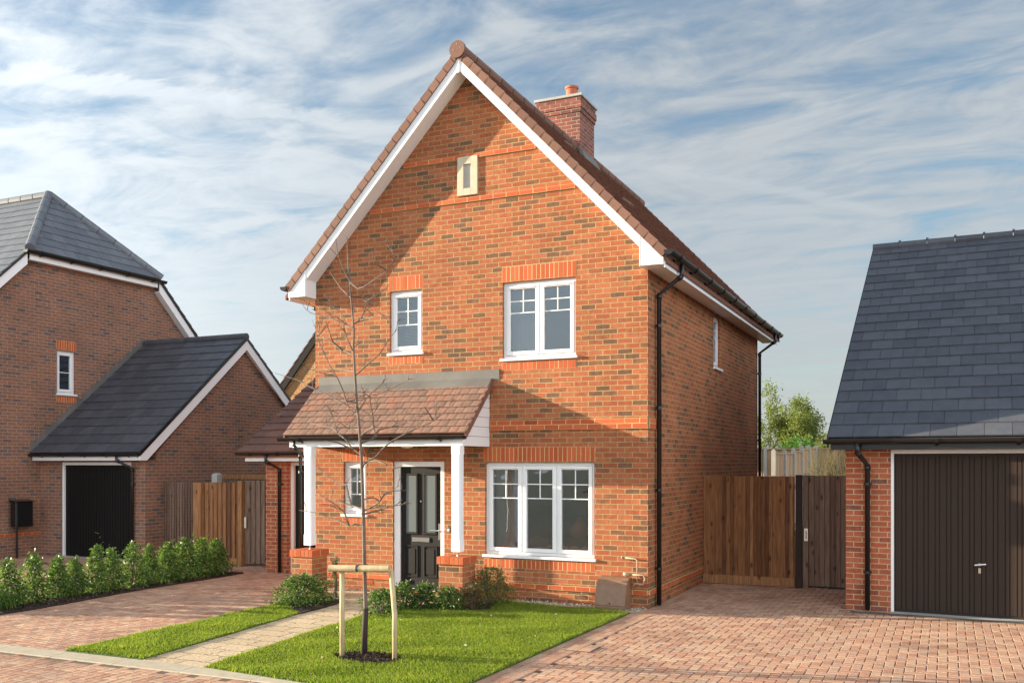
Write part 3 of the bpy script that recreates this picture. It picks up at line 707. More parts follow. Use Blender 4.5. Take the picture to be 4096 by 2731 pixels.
# ---- things inside the rooms
def curtain(x0, x1, z0, z1, y, label, grp=None):
    mb = MB(); n = 40
    P0 = [(x0 + (x1 - x0) * k / n, y + .03 * math.sin(k * 1.3), 0) for k in range(n + 1)]
    for k in range(n):
        a, b_ = P0[k], P0[k + 1]; mb.poly([(a[0], a[1], z0), (b_[0], b_[1], z0), (b_[0], b_[1], z1), (a[0], a[1], z1)])
    o = build(mb, 'curtain', M['curtain'], None, smooth=True, fix=False); tag(o, label, 'curtain'); return o
curtain(-2.60, -2.28, .45, 2.3, .40, 'grey gathered curtain at the left side of the ground floor window')
curtain(-2.33, -1.93, 2.75, 4.88, .42, 'pale gathered curtain behind the upper two light window')
mb = MB()
for k in range(38): mb.hexa([(-4.28, .36, 3.93 + k * .024), (-3.77, .36, 3.93 + k * .024), (-3.77, .375, 3.94 + k * .024), (-4.28, .375, 3.94 + k * .024), (-4.28, .36, 3.932 + k * .024), (-3.77, .36, 3.932 + k * .024), (-3.77, .375, 3.942 + k * .024), (-4.28, .375, 3.942 + k * .024)])
mb.bx(-4.0, -3.98, .35, .38, 3.93, 4.86)
tag(build(mb, 'slatted_blind', M['curtain']), 'pale slatted blind behind the narrow upper window', 'blind')
def dchair(x, y, rz, label):
    t = thing('dining_chair', label, 'chair', (x, y, .08), 0, 'chairs around the dining table')
    mw = plain('dark_chair_wood', (.09, .045, .03), .5) if 'cw' not in M else M['cw']; M['cw'] = mw
    rot = Matrix.Rotation(rz, 4, 'Z')
    def part(mb, name): mb.v = [tuple(rot @ Vector(p) + Vector((x, y, .08))) for p in mb.v]; return build(mb, name, mw, t)
    mb = MB(); mb.bx(-.21, .21, -.21, .21, .43, .47); part(mb, 'seat')
    for sx in (-.18, .18):
        for sy in (-.18, .18):
            mb = MB(); mb.tube([(sx, sy, 0), (sx * .9, sy * .9, .43)], .016, 6); part(mb, 'leg')
    mb = MB(); pr = [(-.2, .5)] + [(.2 * -math.cos(math.pi * k / 10), .68 + .2 * math.sin(math.pi * k / 10)) for k in range(11)] + [(.2, .5)]
    mb.prism([(a, .19, b_) for a, b_ in pr], (0, .03, 0)); part(mb, 'backrest')
dchair(-1.95, .75, R(185), 'round backed dining chair behind the middle light of the ground floor window'); dchair(-1.25, .8, R(175), 'round backed dining chair behind the right light of the ground floor window')
t = thing('dining_table', 'wooden dining table inside the ground floor front window', 'table', (-1.6, 1.5, .08))
mb = MB(); mb.bx(-2.3, -.9, 1.05, 1.95, .80, .84); build(mb, 'tabletop', M['cw'], t)
for a in (-2.2, -1.0):
    for b_ in (1.15, 1.85):
        mb = MB(); mb.tube([(a, b_, .08), (a, b_, .8)], .03, 8); build(mb, 'leg', M['cw'], t)
mb = MB(); mb.lathe((-1.55, 1.35, .84), [(.1, 0), (.15, .1), (.15, .22), (.07, .3), (.05, .36), (.06, .38)], 16); tag(build(mb, 'vase', M['pot'], smooth=True), 'brown pottery vase on the table inside the ground floor window', 'vase')
mb = MB(); mb.lathe((-1.15, 1.2, 1.85), [(.24, 0), (.2, .03), (.06, .16), (.03, .2)], 18); lamp = build(mb, 'pendant_lamp', M['black']); tag(lamp, 'dark pendant lampshade inside the ground floor window', 'lamp')
mb = MB(); mb.tube([(-1.15, 1.2, 2.05), (-1.15, 1.2, 2.45)], .006, 6); build(mb, 'flex', M['black'], lamp)

# meter box against the wall
mtr = thing('meter_box', 'brown curved plastic gas meter box against the front wall', 'meter box', (-.46, -.2, 0))
prof = [(-.02, 0), (-.355, 0), (-.36, .06), (-.335, .07), (-.30, .2), (-.25, .33), (-.2, .405), (-.13, .44), (-.02, .45)]
mb = MB(); mb.prism([(-.675, y, z) for y, z in prof], (.43, 0, 0)); build(mb, 'casing', M['meter'], mtr, bevel=.006)
mb = MB(); mb.prism([(-.685, y - .012, z + .006) for y, z in prof[3:]] + [(-.685, -.02, .435), (-.685, -.13, .425), (-.685, -.19, .392), (-.685, -.24, .322), (-.685, -.29, .195), (-.685, -.32, .075)], (.45, 0, 0)); lid = build(mb, 'lid', M['meter'], mtr)
mb = MB(); mb.tube([(-.46, -.352, .1), (-.46, -.34, .105)], .009, 8); build(mb, 'lock', M['black'], lid)

# ================================================================== GARAGE WITH BROWN TILES (beside the house)
g1 = thing('garage', 'low garage with brown tiled roof set back against the gabled house', 'garage', (-6.9, 3, 0))
mb = MB(); mb.bx(-8.0, -7.49, 1.4, 1.72, -.1, 2.2); mb.bx(-8.0, -7.75, 1.72, 7.0, -.1, 2.2); mb.bx(-7.49, -5.82, 1.45, 1.72, 2.11, 2.2); mb.prism([(-8.0, 1.4, 2.2), (-8.0, 7.0, 2.2), (-8.0, 4.3, 4.1)], (.25, 0, 0)); mb.bx(-7.75, -5.82, 6.8, 7.0, -.1, 2.2)
build(mb, 'wall', M['brick_plain'], g1)
mb = MB(); mb.bx(-7.488, -7.42, 1.5, 1.6, 0, 2.11); mb.bx(-7.42, -5.84, 1.5, 1.6, 2.05, 2.11); build(mb, 'door_frame', M['white'], g1)
mb = MB(); mb.bx(-7.42, -5.84, 1.56, 1.6, .01, 2.05)
for k in range(19): mb.bx(-7.41 + k * .083, -7.345 + k * .083, 1.55, 1.56, .02, 2.04)
build(mb, 'garage_door', M['gdoor_black'], g1)
mb = MB(); mb.bx(-8.3, -5.81, 1.16, 1.185, 2.13, 2.24); mb.bx(-8.3, -5.81, 1.185, 1.41, 2.2, 2.215); build(mb, 'fascia', M['white'], g1)
gp = .66; sg = math.hypot(1, gp)
mb = MB(); mb.prism([(-8.33, 1.1, 2.26), (-8.33, 4.3, 2.26 + gp * 3.2), (-8.33, 7.5, 2.26), (-8.33, 7.5, 2.2), (-8.33, 4.3, 2.2 + gp * 3.2), (-8.33, 1.1, 2.2)], (2.52, 0, 0)); r1 = build(mb, 'roof', M['tile'], g1)
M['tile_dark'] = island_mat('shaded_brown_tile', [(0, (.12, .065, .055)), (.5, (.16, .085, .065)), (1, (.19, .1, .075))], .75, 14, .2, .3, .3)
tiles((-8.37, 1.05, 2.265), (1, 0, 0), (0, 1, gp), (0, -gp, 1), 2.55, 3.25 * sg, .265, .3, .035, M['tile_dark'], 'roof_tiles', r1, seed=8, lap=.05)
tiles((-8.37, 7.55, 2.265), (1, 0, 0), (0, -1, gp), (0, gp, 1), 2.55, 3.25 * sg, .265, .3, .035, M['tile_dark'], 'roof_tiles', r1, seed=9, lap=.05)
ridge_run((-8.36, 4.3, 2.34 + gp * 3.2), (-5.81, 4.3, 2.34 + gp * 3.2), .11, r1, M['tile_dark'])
gutter((-8.45, 1.09, 2.3), (-5.82, 1.09, 2.3), (0, -1, 0), .06, g1, nb=4)
downpipe([(-7.72, 1.06, 2.24), (-7.72, 1.06, 2.12), (-7.62, 1.33, 1.98), (-7.62, 1.33, .02)], .034, g1, (1.7,), (0, 1, 0))

# ================================================================== LEFT NEIGHBOUR HOUSE
lh = thing('neighbouring_house', 'brown brick house with half hipped grey slate roof behind the laurel hedge', 'house', (-19, 3.4, 0))
LX = -14.9; LF = frame((LX, 0, 0), (0, 1, 0), (1, 0, 0)); YR = 3.42; YF2, YB2 = -1.0, 7.9; ZR = 8.74; LK = .97
zr = lambda y: ZR - LK * abs(y - YR)
YA, YB3 = YR - 2.0, YR + 2.0
mb = MB(); wall(mb, LF, YA, YB3, -.3, 6.80, [(2.39, 2.90, 3.715, 4.72)], .3)
mb.prism([(LX, YF2, -.3), (LX, YA, -.3), (LX, YA, zr(YA) - .12), (LX, YF2, zr(YF2) - .12)], (-.3, 0, 0)); mb.prism([(LX, YB2, -.3), (LX, YB2, zr(YB2) - .12), (LX, YB3, zr(YB3) - .12), (LX, YB3, -.3)], (-.3, 0, 0))
build(mb, 'wall', M['brick_brown'], lh)
mb = MB(); mb.bx(-24, LX - .3, YF2, YF2 + .3, -.3, 4.4); mb.bx(-24, LX - .3, YB2 - .3, YB2, -.3, 4.4); mb.bx(-24.3, -24, YF2, YB2, -.3, 4.4); build(mb, 'wall', M['brick_brown'], lh)
mb = MB(); mb.bx(-18, -15.3, 1.5, 4.2, 3.0, 3.1); mb.bx(-18, -17.9, 1.5, 4.2, 3.1, 5.5); mb.bx(-18, -15.3, 4.2, 4.3, 3.0, 5.5); mb.bx(-18, -15.3, 1.4, 1.5, 3.0, 5.5); mb.bx(-18, -15.3, 1.4, 4.3, 5.5, 5.6); build(mb, 'partition', M['interior'], lh)
brick_band(LF, 2.38, 2.92, 4.735, 4.96, True, lh, 'lintel'); brick_band(LF, 2.38, 2.92, 3.52, 3.655, True, lh, 'sill_course')
brick_band(LF, YF2, 1.94, .47, .54, False, lh, 'string_course', .026)
window(LF, 2.39, 2.90, 3.715, 4.72, lh, 1, vents=(0,), bar_rows=(.5, .5), upright=False)
XE = LX + .22; ZE = 6.86; XA = -16.45
HX = (ZR - ZE) / (XE - XA)
xmax = lambda z: XE if z < ZE else XE - (z - ZE) / HX
sl2 = math.hypot(1, LK)
y0 = YF2 - .35; z0 = zr(y0)
# deck under the slates
mb = MB(); o_ = -.05
mb.poly([(-24.4, y0, z0 + o_), (XE, y0, z0 + o_), (XE, YR - (ZR - ZE) / LK, ZE + o_), (XA, YR, ZR + o_), (-24.4, YR, ZR + o_)])
y1 = 2 * YR - y0
mb.poly([(-24.4, y1, z0 + o_), (XE, y1, z0 + o_), (XE, YR + (ZR - ZE) / LK, ZE + o_), (XA, YR, ZR + o_), (-24.4, YR, ZR + o_)])
mb.poly([(XE, YR - (ZR - ZE) / LK, ZE + o_), (XE, YR + (ZR - ZE) / LK, ZE + o_), (XA, YR, ZR + o_)])
lroof = build(mb, 'roof', M['slate'], lh)
for sg_, yy in ((1, y0), (-1, y1)):
    tiles((-24.4, yy, z0 - .02), (1, 0, 0), (0, sg_, LK), (0, -sg_ * LK, 1), XE + 24.4, (YR - y0) * sl2, .3, .33, .019, M['slate_sky_sheen'], 'roof_slates', lroof, seed=21, clip=lambda s: (0, xmax(z0 + s * LK / sl2) + 24.4), lap=.03, jit=.001, gap=.0035)
hy = (ZR - ZE) / LK; sh = math.hypot(XE - XA, ZR - ZE)
tiles((XE + .02, YR - hy, ZE - .02), (0, 1, 0), (XA - XE, 0, ZR - ZE), (ZR - ZE, 0, XE - XA), 2 * hy, sh, .3, .33, .019, M['slate_sky_sheen'], 'roof_slates', lroof, seed=22, clip=lambda s: (hy * s / sh, 2 * hy - hy * s / sh), lap=.03, jit=.001, gap=.0035)
ridge_run((-24.4, YR, ZR + .02), (XA, YR, ZR + .02), .1, lroof, M['slate_sky_sheen'])
for s_ in (-1, 1): ridge_run((XE + .03, YR + s_ * hy, ZE + .03), (XA, YR, ZR + .05), .1, lroof, M['slate_sky_sheen'], name='hip_tiles')
mb = MB(); mb.bx(XE - .06, XE - .04, YR - hy + .06, YR + hy - .06, ZE - .22, ZE - .06); mb.bx(LX, XE - .06, YR - hy + .06, YR + hy - .06, ZE - .22, ZE - .2); build(mb, 'fascia', M['white'], lh)
gutter((XE + .02, YR - hy - .1, ZE - .03), (XE + .02, YR + hy + .15, ZE - .03), (1, 0, 0), .072, lh, nb=5)
for s_ in (-1, 1):
    a_, b_ = hy + .0, YR - y0
    mb = MB(); mb.prism([(XE - .06, YR + s_ * a_, ZR - LK * a_ - .08), (XE - .06, YR + s_ * b_, ZR - LK * b_ - .08), (XE - .06, YR + s_ * b_, ZR - LK * b_ - .33), (XE - .06, YR + s_ * a_, ZR - LK * a_ - .33)], (.02, 0, 0)); build(mb, 'bargeboard', M['white'], lh)
    mb = MB(); mb.prism([(LX, YR + s_ * a_, ZR - LK * a_ - .33), (LX, YR + s_ * b_, ZR - LK * b_ - .33), (LX, YR + s_ * b_, ZR - LK * b_ - .3), (LX, YR + s_ * a_, ZR - LK * a_ - .3)], (XE - .06 - LX, 0, 0)); build(mb, 'soffit', M['white'], lh)
    mb = MB(); mb.prism([(XE - .07, YR + s_ * a_, ZR - LK * a_ + .01), (XE - .07, YR + s_ * b_, ZR - LK * b_ + .01), (XE - .07, YR + s_ * b_, ZR - LK * b_ - .08), (XE - .07, YR + s_ * a_, ZR - LK * a_ - .08)], (.06, 0, 0)); build(mb, 'verge', M['black'], lh)
mb = MB(); mb.bx(-24, LX, y0 + .02, y0 + .05, z0 - .2, z0 - .04); mb.bx(-24, LX, y0 + .05, YF2, z0 - .2, z0 - .18); build(mb, 'fascia', M['white'], lh)
gutter((-24.3, y0 - .03, z0 + .0), (XE, y0 - .03, z0 + .0), (0, -1, 0), .06, lh, nb=8)

# ================================================================== LEFT GARAGE
g2 = thing('garage', 'brown brick garage with dark slate roof and black door joined to the half hipped house', 'garage', (-13.2, 4, 0))
GX0, GX1, GY = LX, -11.68, 1.95; ge, gk = 1.68, .845; gr = 5.03; zg = 2.30
mb = MB(); mb.bx(GX0, -14.225, GY, GY + .3, -.1, 2.16); mb.bx(-12.09, GX1, GY, GY + .3, -.1, 2.16); mb.bx(-14.225, -12.09, GY + .02, GY + .3, 2.112, 2.16)
mb.prism([(GX1, GY + .3, -.1), (GX1, 8.1, -.1), (GX1, 8.1, 2.2), (GX1, gr, zg + gk * (gr - ge) - .16), (GX1, GY + .3, 2.3)], (-.3, 0, 0))
build(mb, 'wall', M['brick_brown'], g2)
mb = MB(); mb.bx(-14.222, -14.17, GY + .03, GY + .11, 0, 2.112); mb.bx(-12.145, -12.093, GY + .03, GY + .11, 0, 2.112); mb.bx(-14.17, -12.145, GY + .03, GY + .11, 2.05, 2.112); build(mb, 'door_frame', M['white'], g2)
mb = MB(); mb.bx(-14.17, -12.145, GY + .08, GY + .11, .01, 2.05)
for k in range(25): mb.bx(-14.165 + k * .081, -14.165 + k * .081 + .062, GY + .07, GY + .08, .03, 2.04)
gd = build(mb, 'garage_door', M['gdoor_black'], g2)
mb = MB(); mb.tube([(-13.2, GY + .03, .57), (-13.07, GY + .02, .54)], .012, 8); mb.tube([(-13.1, GY + .07, .55), (-13.1, GY + .03, .55)], .012, 8); mb.bx(-13.1, -13.07, GY + .06, GY + .07, .44, .48); build(mb, 'door_handle', M['chrome'], gd)
mb = MB(); mb.bx(GX0 + .02, GX1 + .1, ge + .05, ge + .07, 2.15, 2.24); mb.bx(GX0 + .02, GX1, ge + .07, GY, 2.16, 2.175); build(mb, 'fascia', M['white'], g2)
s3 = math.hypot(1, gk)
zt = zg + gk * (gr - ge)
yb = 2 * gr - ge
mb = MB(); mb.prism([(GX0 + .002, ge + .02, zg), (GX0 + .002, gr, zt), (GX0 + .002, yb, zg), (GX0 + .002, yb, zg - .07), (GX0 + .002, gr, zt - .07), (GX0 + .002, ge + .02, zg - .07)], (GX1 + .1 - GX0, 0, 0)); r2 = build(mb, 'roof', M['slate_dark'], g2)
for sg_, yy in ((1, ge), (-1, yb)): tiles((GX0 + .004, yy, zg + .005), (1, 0, 0), (0, sg_, gk), (0, -sg_ * gk, 1), GX1 + .12 - GX0, (gr - ge) * s3, .315, .33, .019, M['slate_dark'], 'roof_slates', r2, seed=31, lap=.03, jit=.001, gap=.0035)
ridge_run((GX0 + .004, gr, zt + .03), (GX1 + .13, gr, zt + .03), .09, r2, M['slate_dark'])
for s_ in (-1, 1):
    e_ = gr - ge
    mb = MB(); mb.prism([(GX1 + .1, gr, zt - .06), (GX1 + .1, gr + s_ * e_, zg - .06), (GX1 + .1, gr + s_ * e_, zg - .15), (GX1 + .1, gr + s_ * (e_ - .2), zg - .15), (GX1 + .1, gr, zt - .29)], (.02, 0, 0)); build(mb, 'bargeboard', M['white'], g2)
    mb = MB(); mb.prism([(GX1 + .1, gr, zt + .015), (GX1 + .1, gr + s_ * e_, zg + .015), (GX1 + .1, gr + s_ * e_, zg - .06), (GX1 + .1, gr, zt - .06)], (.035, 0, 0)); build(mb, 'verge', M['black'], g2)
    mb = MB(); mb.prism([(GX1, gr, zt - .27), (GX1, gr + s_ * e_, zg - .13), (GX1, gr + s_ * e_, zg - .11), (GX1, gr, zt - .25)], (.1, 0, 0)); build(mb, 'soffit', M['white'], g2)
gutter((GX0 + .02, ge - .02, 2.30), (GX1 + .1, ge - .02, 2.30), (0, -1, 0), .058, g2, nb=5)
downpipe([(-12.2, ge - .03, 2.25), (-12.2, ge - .03, 2.15), (-12.0, GY - .06, 1.98), (-12.0, GY - .06, .02)], .034, g2, (1.65, .4), (0, 1, 0))
# stepped lead flashing on the house wall
mb = MB(); n = 24; pts = []
for i in range(n):
    y_ = ge + (gr - ge) * i / n; y2 = ge + (gr - ge) * (i + 1) / n
    pts += [(y_, zg + gk * (y_ - ge) + .10), (y_ + .02, zg + gk * (y2 - ge) + .19), (y2, zg + gk * (y2 - ge) + .19)]
pts += [(gr, zt + .02), (ge, zg + .02)]
for i in range(n):
    y_ = ge + (gr - ge) * i / n; y2 = ge + (gr - ge) * (i + 1) / n
    mb.prism([(LX + .001, y_, zg + gk * (y_ - ge)), (LX + .001, y2, zg + gk * (y2 - ge)), (LX + .001, y2, zg + gk * (y2 - ge) + .16), (LX + .001, y_ + .01, zg + gk * (y2 - ge) + .16)], (.014, 0, 0))
build(mb, 'stepped_flashing', M['lead'], g2)

# cabinet on a post
cab = thing('utility_cabinet', 'black box cabinet on a thin post in front of the half hipped house', 'cabinet', (-14.72, 1.3, 0))
mb = MB(); mb.bx(-14.78, -14.6, 1.1, 1.53, .69, 1.24); build(mb, 'cabinet_body', M['black'], cab, bevel=.012)
mb = MB(); mb.bx(-14.6, -14.588, 1.12, 1.51, .71, 1.22); build(mb, 'cabinet_door', M['black'], cab, bevel=.004)
mb = MB(); mb.prism([(-14.8, 1.08, 1.24), (-14.57, 1.08, 1.24), (-14.57, 1.08, 1.255), (-14.8, 1.08, 1.285)], (0, .47, 0)); build(mb, 'cabinet_lid', M['black'], cab)
mb = MB(); mb.tube([(-14.7, 1.2, -.02), (-14.7, 1.2, .7)], .024, 8); build(mb, 'post', M['black'], cab)

# ================================================================== RIGHT GARAGE (turned 2.7 degrees)
g3 = thing('garage', 'red brick garage with blue grey slate roof and dark ribbed door beside the gate', 'garage', (2.57, 1.22, 0), R(-2.4))
Lc = dict(local=True)
def b3(mb, name, mat, par=None, **k): return build(mb, name, mat, par or g3, local=True, **k)
ey, ek = -.32, .675; ry = 5.3; ez = 2.44
mb = MB(); mb.bx(0, .6, 0, .33, -.1, 2.3); mb.bx(2.84, 3.44, 0, .33, -.1, 2.3); mb.bx(0, .3, .33, 10.9, -.1, 2.3); mb.bx(3.14, 3.44, .33, 10.9, -.1, 2.3); mb.bx(.3, 3.14, 10.6, 10.9, -.1, 2.3)
mb.prism([(0, .0, 2.3), (0, 10.9, 2.3), (0, ry, ez + ek * (ry - ey) - .2)], (.3, 0, 0)); mb.prism([(3.14, .0, 2.3), (3.14, 10.9, 2.3), (3.14, ry, ez + ek * (ry - ey) - .2)], (.3, 0, 0))
b3(mb, 'wall', M['brick_plain'])
mb = MB(); mb.bx(.602, .64, .01, .1, 0, 2.28); mb.bx(2.8, 2.838, .01, .1, 0, 2.28); mb.bx(.64, 2.8, .01, .1, 2.225, 2.28); b3(mb, 'door_frame', M['white'])
mb = MB(); mb.bx(.64, 2.8, .065, .1, .02, 2.225)
k = 0; x_ = .66
while x_ < 2.78:
    w_ = .055 if k % 2 else .088
    mb.bx(x_, min(x_ + w_ - .014, 2.785), .05, .065, .05, 2.18); x_ += w_; k += 1
gd = b3(mb, 'garage_door', M['gdoor'])
mb = MB(); mb.tube([(1.66, .0, .71), (1.8, -.01, .73)], .014, 8); mb.tube([(1.72, .05, .72), (1.72, .0, .72)], .02, 10); mb.bx(1.705, 1.735, .03, .05, .6, .67); b3(mb, 'door_handle', M['chrome'], gd)
mb = MB(); mb.bx(.645, 2.795, .04, .1, .0, .02); b3(mb, 'door_seal', M['tyre'], gd)
mb = MB(); mb.bx(-.17, 3.6, ey + .07, ey + .095, 2.28, 2.42); mb.bx(-.17, 3.6, ey + .095, .0, 2.30, 2.315); b3(mb, 'fascia', M['black'])
s4 = math.hypot(1, ek); zt3 = ez + ek * (ry - ey); yb3 = 2 * ry - ey
mb = MB(); mb.prism([(-.18, ey + .02, ez - .01), (-.18, ry, zt3 - .01), (-.18, yb3, ez - .01), (-.18, yb3, ez - .08), (-.18, ry, zt3 - .08), (-.18, ey + .02, ez - .08)], (3.8, 0, 0)); r3 = b3(mb, 'roof', M['slate'])
for sg_, yy in ((1, ey), (-1, yb3)): tiles((-.2, yy, ez - .005), (1, 0, 0), (0, sg_, ek), (0, -sg_ * ek, 1), 3.84, (ry - ey) * s4, .327, .33, .019, M['slate'], 'roof_slates', r3, seed=41, lap=.03, jit=.0012, local=True, gap=.0025)
ridge_run((-.21, ry, zt3 + .02), (3.65, ry, zt3 + .02), .085, r3, M['slate'], seg=.46, local=True)
mb = MB()
for i in range(1, 8):
    mb = MB(); mb.bx(-.21 + i * .4825 - .02, -.21 + i * .4825 + .02, ry - .04, ry + .04, zt3 + .08, zt3 + .125); b3(mb, 'ridge_clip', M['slate'], r3)
for xx in (-.215, 3.62):
    for sg_, yy in ((1, ey), (-1, yb3)):
        mb = MB(); mb.prism([(xx, yy, ez + .015), (xx, ry, zt3 + .015), (xx, ry, zt3 - .13), (xx, yy, ez - .13)], (.03, 0, 0)); b3(mb, 'verge', M['black'], r3)
gutter((-.26, ey - .0, 2.425), (3.65, ey - .0, 2.425), (0, -1, 0), .066, g3, nb=4, local=True)
downpipe([(.20, ey - .03, 2.37), (.20, ey - .03, 2.24), (.30, -.06, 2.06), (.30, -.06, .02)], .036, g3, (1.8, .55), (0, 1, 0), local=True)

# drain in front of that garage
dr = thing('drain_channel', 'narrow slotted drain channel across the foot of the dark ribbed garage door', 'drain', (4.2, 1.2, 0))
c, s_ = math.cos(R(-2.4)), math.sin(R(-2.4))
def g3w(x, y, z): return (2.57 + x * c - y * s_, 1.22 + x * s_ + y * c, z)
mb = MB(); mb.hexa([g3w(.1, -.3, .0), g3w(3.4, -.3, .0), g3w(3.4, -.18, .0), g3w(.1, -.18, .0), g3w(.1, -.3, .008), g3w(3.4, -.3, .008), g3w(3.4, -.18, .008), g3w(.1, -.18, .008)]); build(mb, 'channel', M['joint'], dr)
mb = MB()
for k in range(110):
    x_ = .1 + k * .03; mb.hexa([g3w(x_, -.295, .009), g3w(x_ + .016, -.295, .009), g3w(x_ + .016, -.185, .009), g3w(x_, -.185, .009), g3w(x_, -.295, .014), g3w(x_ + .016, -.295, .014), g3w(x_ + .016, -.185, .014), g3w(x_, -.185, .014)])
build(mb, 'grating', M['lead'], dr)

# ================================================================== DISTANT HOUSE
dh = thing('distant_house', 'sunlit buff brick house gable far behind the dark slate garage', 'house', (-12.7, 16, 0))
mb = MB(); ax, az, dk = -12.4, 9.5, 1.16
mb.prism([(-16.6, 12.6, -.2), (-8.4, 12.6, -.2), (-8.4, 12.6, 4.5), (ax, 12.6, az - .15), (-16.6, 12.6, 4.5)], (0, 8, 0)); build(mb, 'wall', M['brick_far'], dh)
mb = MB()
mb.prism([(-16.95, 12.52, az - dk * (ax + 16.95)), (ax, 12.52, az), (-7.9, 12.52, az - dk * 4.5), (-7.9, 12.52, az - dk * 4.5 - .08), (ax, 12.52, az - .08), (-16.95, 12.52, az - dk * (ax + 16.95) - .08)], (0, 8.6, 0)); r4 = build(mb, 'roof', M['slate'], dh)
tiles((-16.95, 12.5, az - dk * (ax + 16.95)), (0, 1, 0), (1, 0, dk), (-dk, 0, 1), 8.6, 4.55 * math.hypot(1, dk), .3, .33, .03, M['tile_verge'], 'roof_tiles', r4, seed=51)
for sg_ in (-1, 1):
    mb = MB(); mb.prism([(ax, 12.5, az - .06), (ax + sg_ * 4.5, 12.5, az - .06 - dk * 4.5), (ax + sg_ * 4.5, 12.5, az - .32 - dk * 4.5), (ax, 12.5, az - .32)], (0, .05, 0)); build(mb, 'bargeboard', M['black'], dh)

# ================================================================== FENCES AND GATES
def board_panel(mb, p0, p1, z0, z1, bw=.1, th=.018, seed=0, feather=True):
    """vertical boards between two ground points"""
    r_ = random.Random(seed); p0 = Vector((*p0, 0)); p1 = Vector((*p1, 0)); d = p1 - p0; L = d.length; u = d.normalized(); n = Vector((u.y, -u.x, 0))
    k = 0; a = 0
    while a < L - .02:
        w = min(bw * r_.uniform(.94, 1.04), L - a); zz = z1 + r_.uniform(-.004, .004)
        t0 = -.004; t1 = th + .008 if feather else .004
        q = lambda s, c, z: tuple(p0 + u * s + n * c + Vector((0, 0, z)))
        s0, s1 = a + .002, a + w + (.006 if feather else -.003)
        mb.hexa([q(s0, t0, z0), q(s1, t1, z0), q(s1, t1 - .016, z0), q(s0, t0 - .016, z0), q(s0, t0, zz), q(s1, t1, zz), q(s1, t1 - .016, zz), q(s0, t0 - .016, zz)])
        a += w; k += 1
def post_mb(x, y, w, z0, z1, point=.0):
    mb = MB(); mb.bx(x - w / 2, x + w / 2, y - w / 2, y + w / 2, z0, z1 - point)
    if point: mb.prism([(x - w / 2, y - w / 2, z1 - point), (x + w / 2, y - w / 2, z1 - point), (x, y - w / 2, z1)], (0, w, 0))
    return mb
# right: fixed panel, dark post, gate
pn = thing('timber_fence', 'warm brown closeboard fence panel between the house side wall and the dark post', 'fence panel', (.8, 3.35, 0))
mb = MB(); board_panel(mb, (.01, 3.33), (1.56, 3.33), .16, 1.87, .067, seed=1); build(mb, 'boards', M['wood_warm'], pn)
mb = MB(); mb.bx(.01, 1.56, 3.30, 3.345, .01, .16); build(mb, 'gravel_board', M['wood_warm'], pn)
mb = MB()
for z_ in (.35, 1.0, 1.65): mb.bx(.01, 1.56, 3.352, 3.4, z_, z_ + .08)
build(mb, 'rails', M['wood_warm'], pn)
m = plain('tarred_post', (.035, .02, .015), .8, var=.3, bmp=.4); M['tar'] = m
o = build(post_mb(1.63, 3.33, .1, 0, 1.895), 'fence_post', m); tag(o, 'dark stained square post between the warm brown panel and the grey gate', 'post')
gt = thing('side_gate', 'grey brown boarded gate with steel latch beside the brick garage pier', 'gate', (2.15, 3.4, 0))
mb = MB(); board_panel(mb, (1.78, 3.37), (2.63, 3.37), .04, 1.885, .083, seed=2); build(mb, 'boards', M['wood_grey'], gt)
mb = MB()
for z_ in (.25, 1.0, 1.6): mb.bx(1.78, 2.63, 3.39, 3.43, z_, z_ + .1)
build(mb, 'rails', M['wood_grey'], gt)
mb = MB(); mb.bx(1.69, 1.78, 3.33, 3.42, 0, 1.89); build(mb, 'stile', M['wood_grey'], gt)
mb = MB(); mb.bx(1.715, 1.775, 3.318, 3.33, .79, 1.0); mb.tube([(1.745, 3.312, .83), (1.745, 3.29, .86), (1.745, 3.29, .93), (1.745, 3.312, .96)], .008, 6); build(mb, 'latch', M['chrome'], gt)
# left: fence, post, gate
lf = thing('timber_fence', 'grey brown boarded fence panel against the gable of the slate roofed garage', 'fence panel', (-10.7, 2, 0))
mb = MB(); board_panel(mb, (-11.66, 2.46), (-10.36, 2.08), .05, 1.69, .11, seed=3); build(mb, 'boards', M['wood_grey'], lf)
mb = MB(); mb.hexa([(-11.66, 2.5, .3), (-10.36, 2.12, .3), (-10.36, 2.17, .3), (-11.66, 2.55, .3), (-11.66, 2.5, .4), (-10.36, 2.12, .4), (-10.36, 2.17, .4), (-11.66, 2.55, .4)]); build(mb, 'rails', M['wood_grey'], lf)
mb = MB(); mb.bx(-10.42, -10.37, 2.03, 2.05, .8, 1.02); build(mb, 'latch', M['chrome'], lf)
o = build(post_mb(-10.23, 2.03, .2, 0, 1.685), 'fence_post', M['wood_warm']); tag(o, 'brown square timber post standing left of the orange brown boarded panel', 'post')
o = build(post_mb(-10.3, 2.6, .15, 0, 1.88, .03), 'fence_post', M['concrete']); tag(o, 'pale concrete post rising behind the left end of the orange brown panel', 'post')
og = thing('timber_fence', 'orange brown boarded fence panel with knots behind the laurel hedge end', 'fence panel', (-9.6, 2, 0))
mb = MB(); board_panel(mb, (-10.1, 2.02), (-9.2, 2.0), .16, 1.70, .12, seed=4); build(mb, 'boards', M['wood_warm'], og)
mb = MB(); mb.bx(-10.1, -9.2, 1.97, 2.02, .0, .16); build(mb, 'gravel_board', M['wood_warm'], og)
o = build(post_mb(-9.12, 2.0, .1, 0, 1.735), 'fence_post', M['wood_warm']); tag(o, 'brown timber post between the orange brown panel and the narrow grey gate', 'post')
ng = thing('side_gate', 'narrow grey boarded gate with steel latch beside the brown tiled garage pier', 'gate', (-8.5, 2.3, 0))
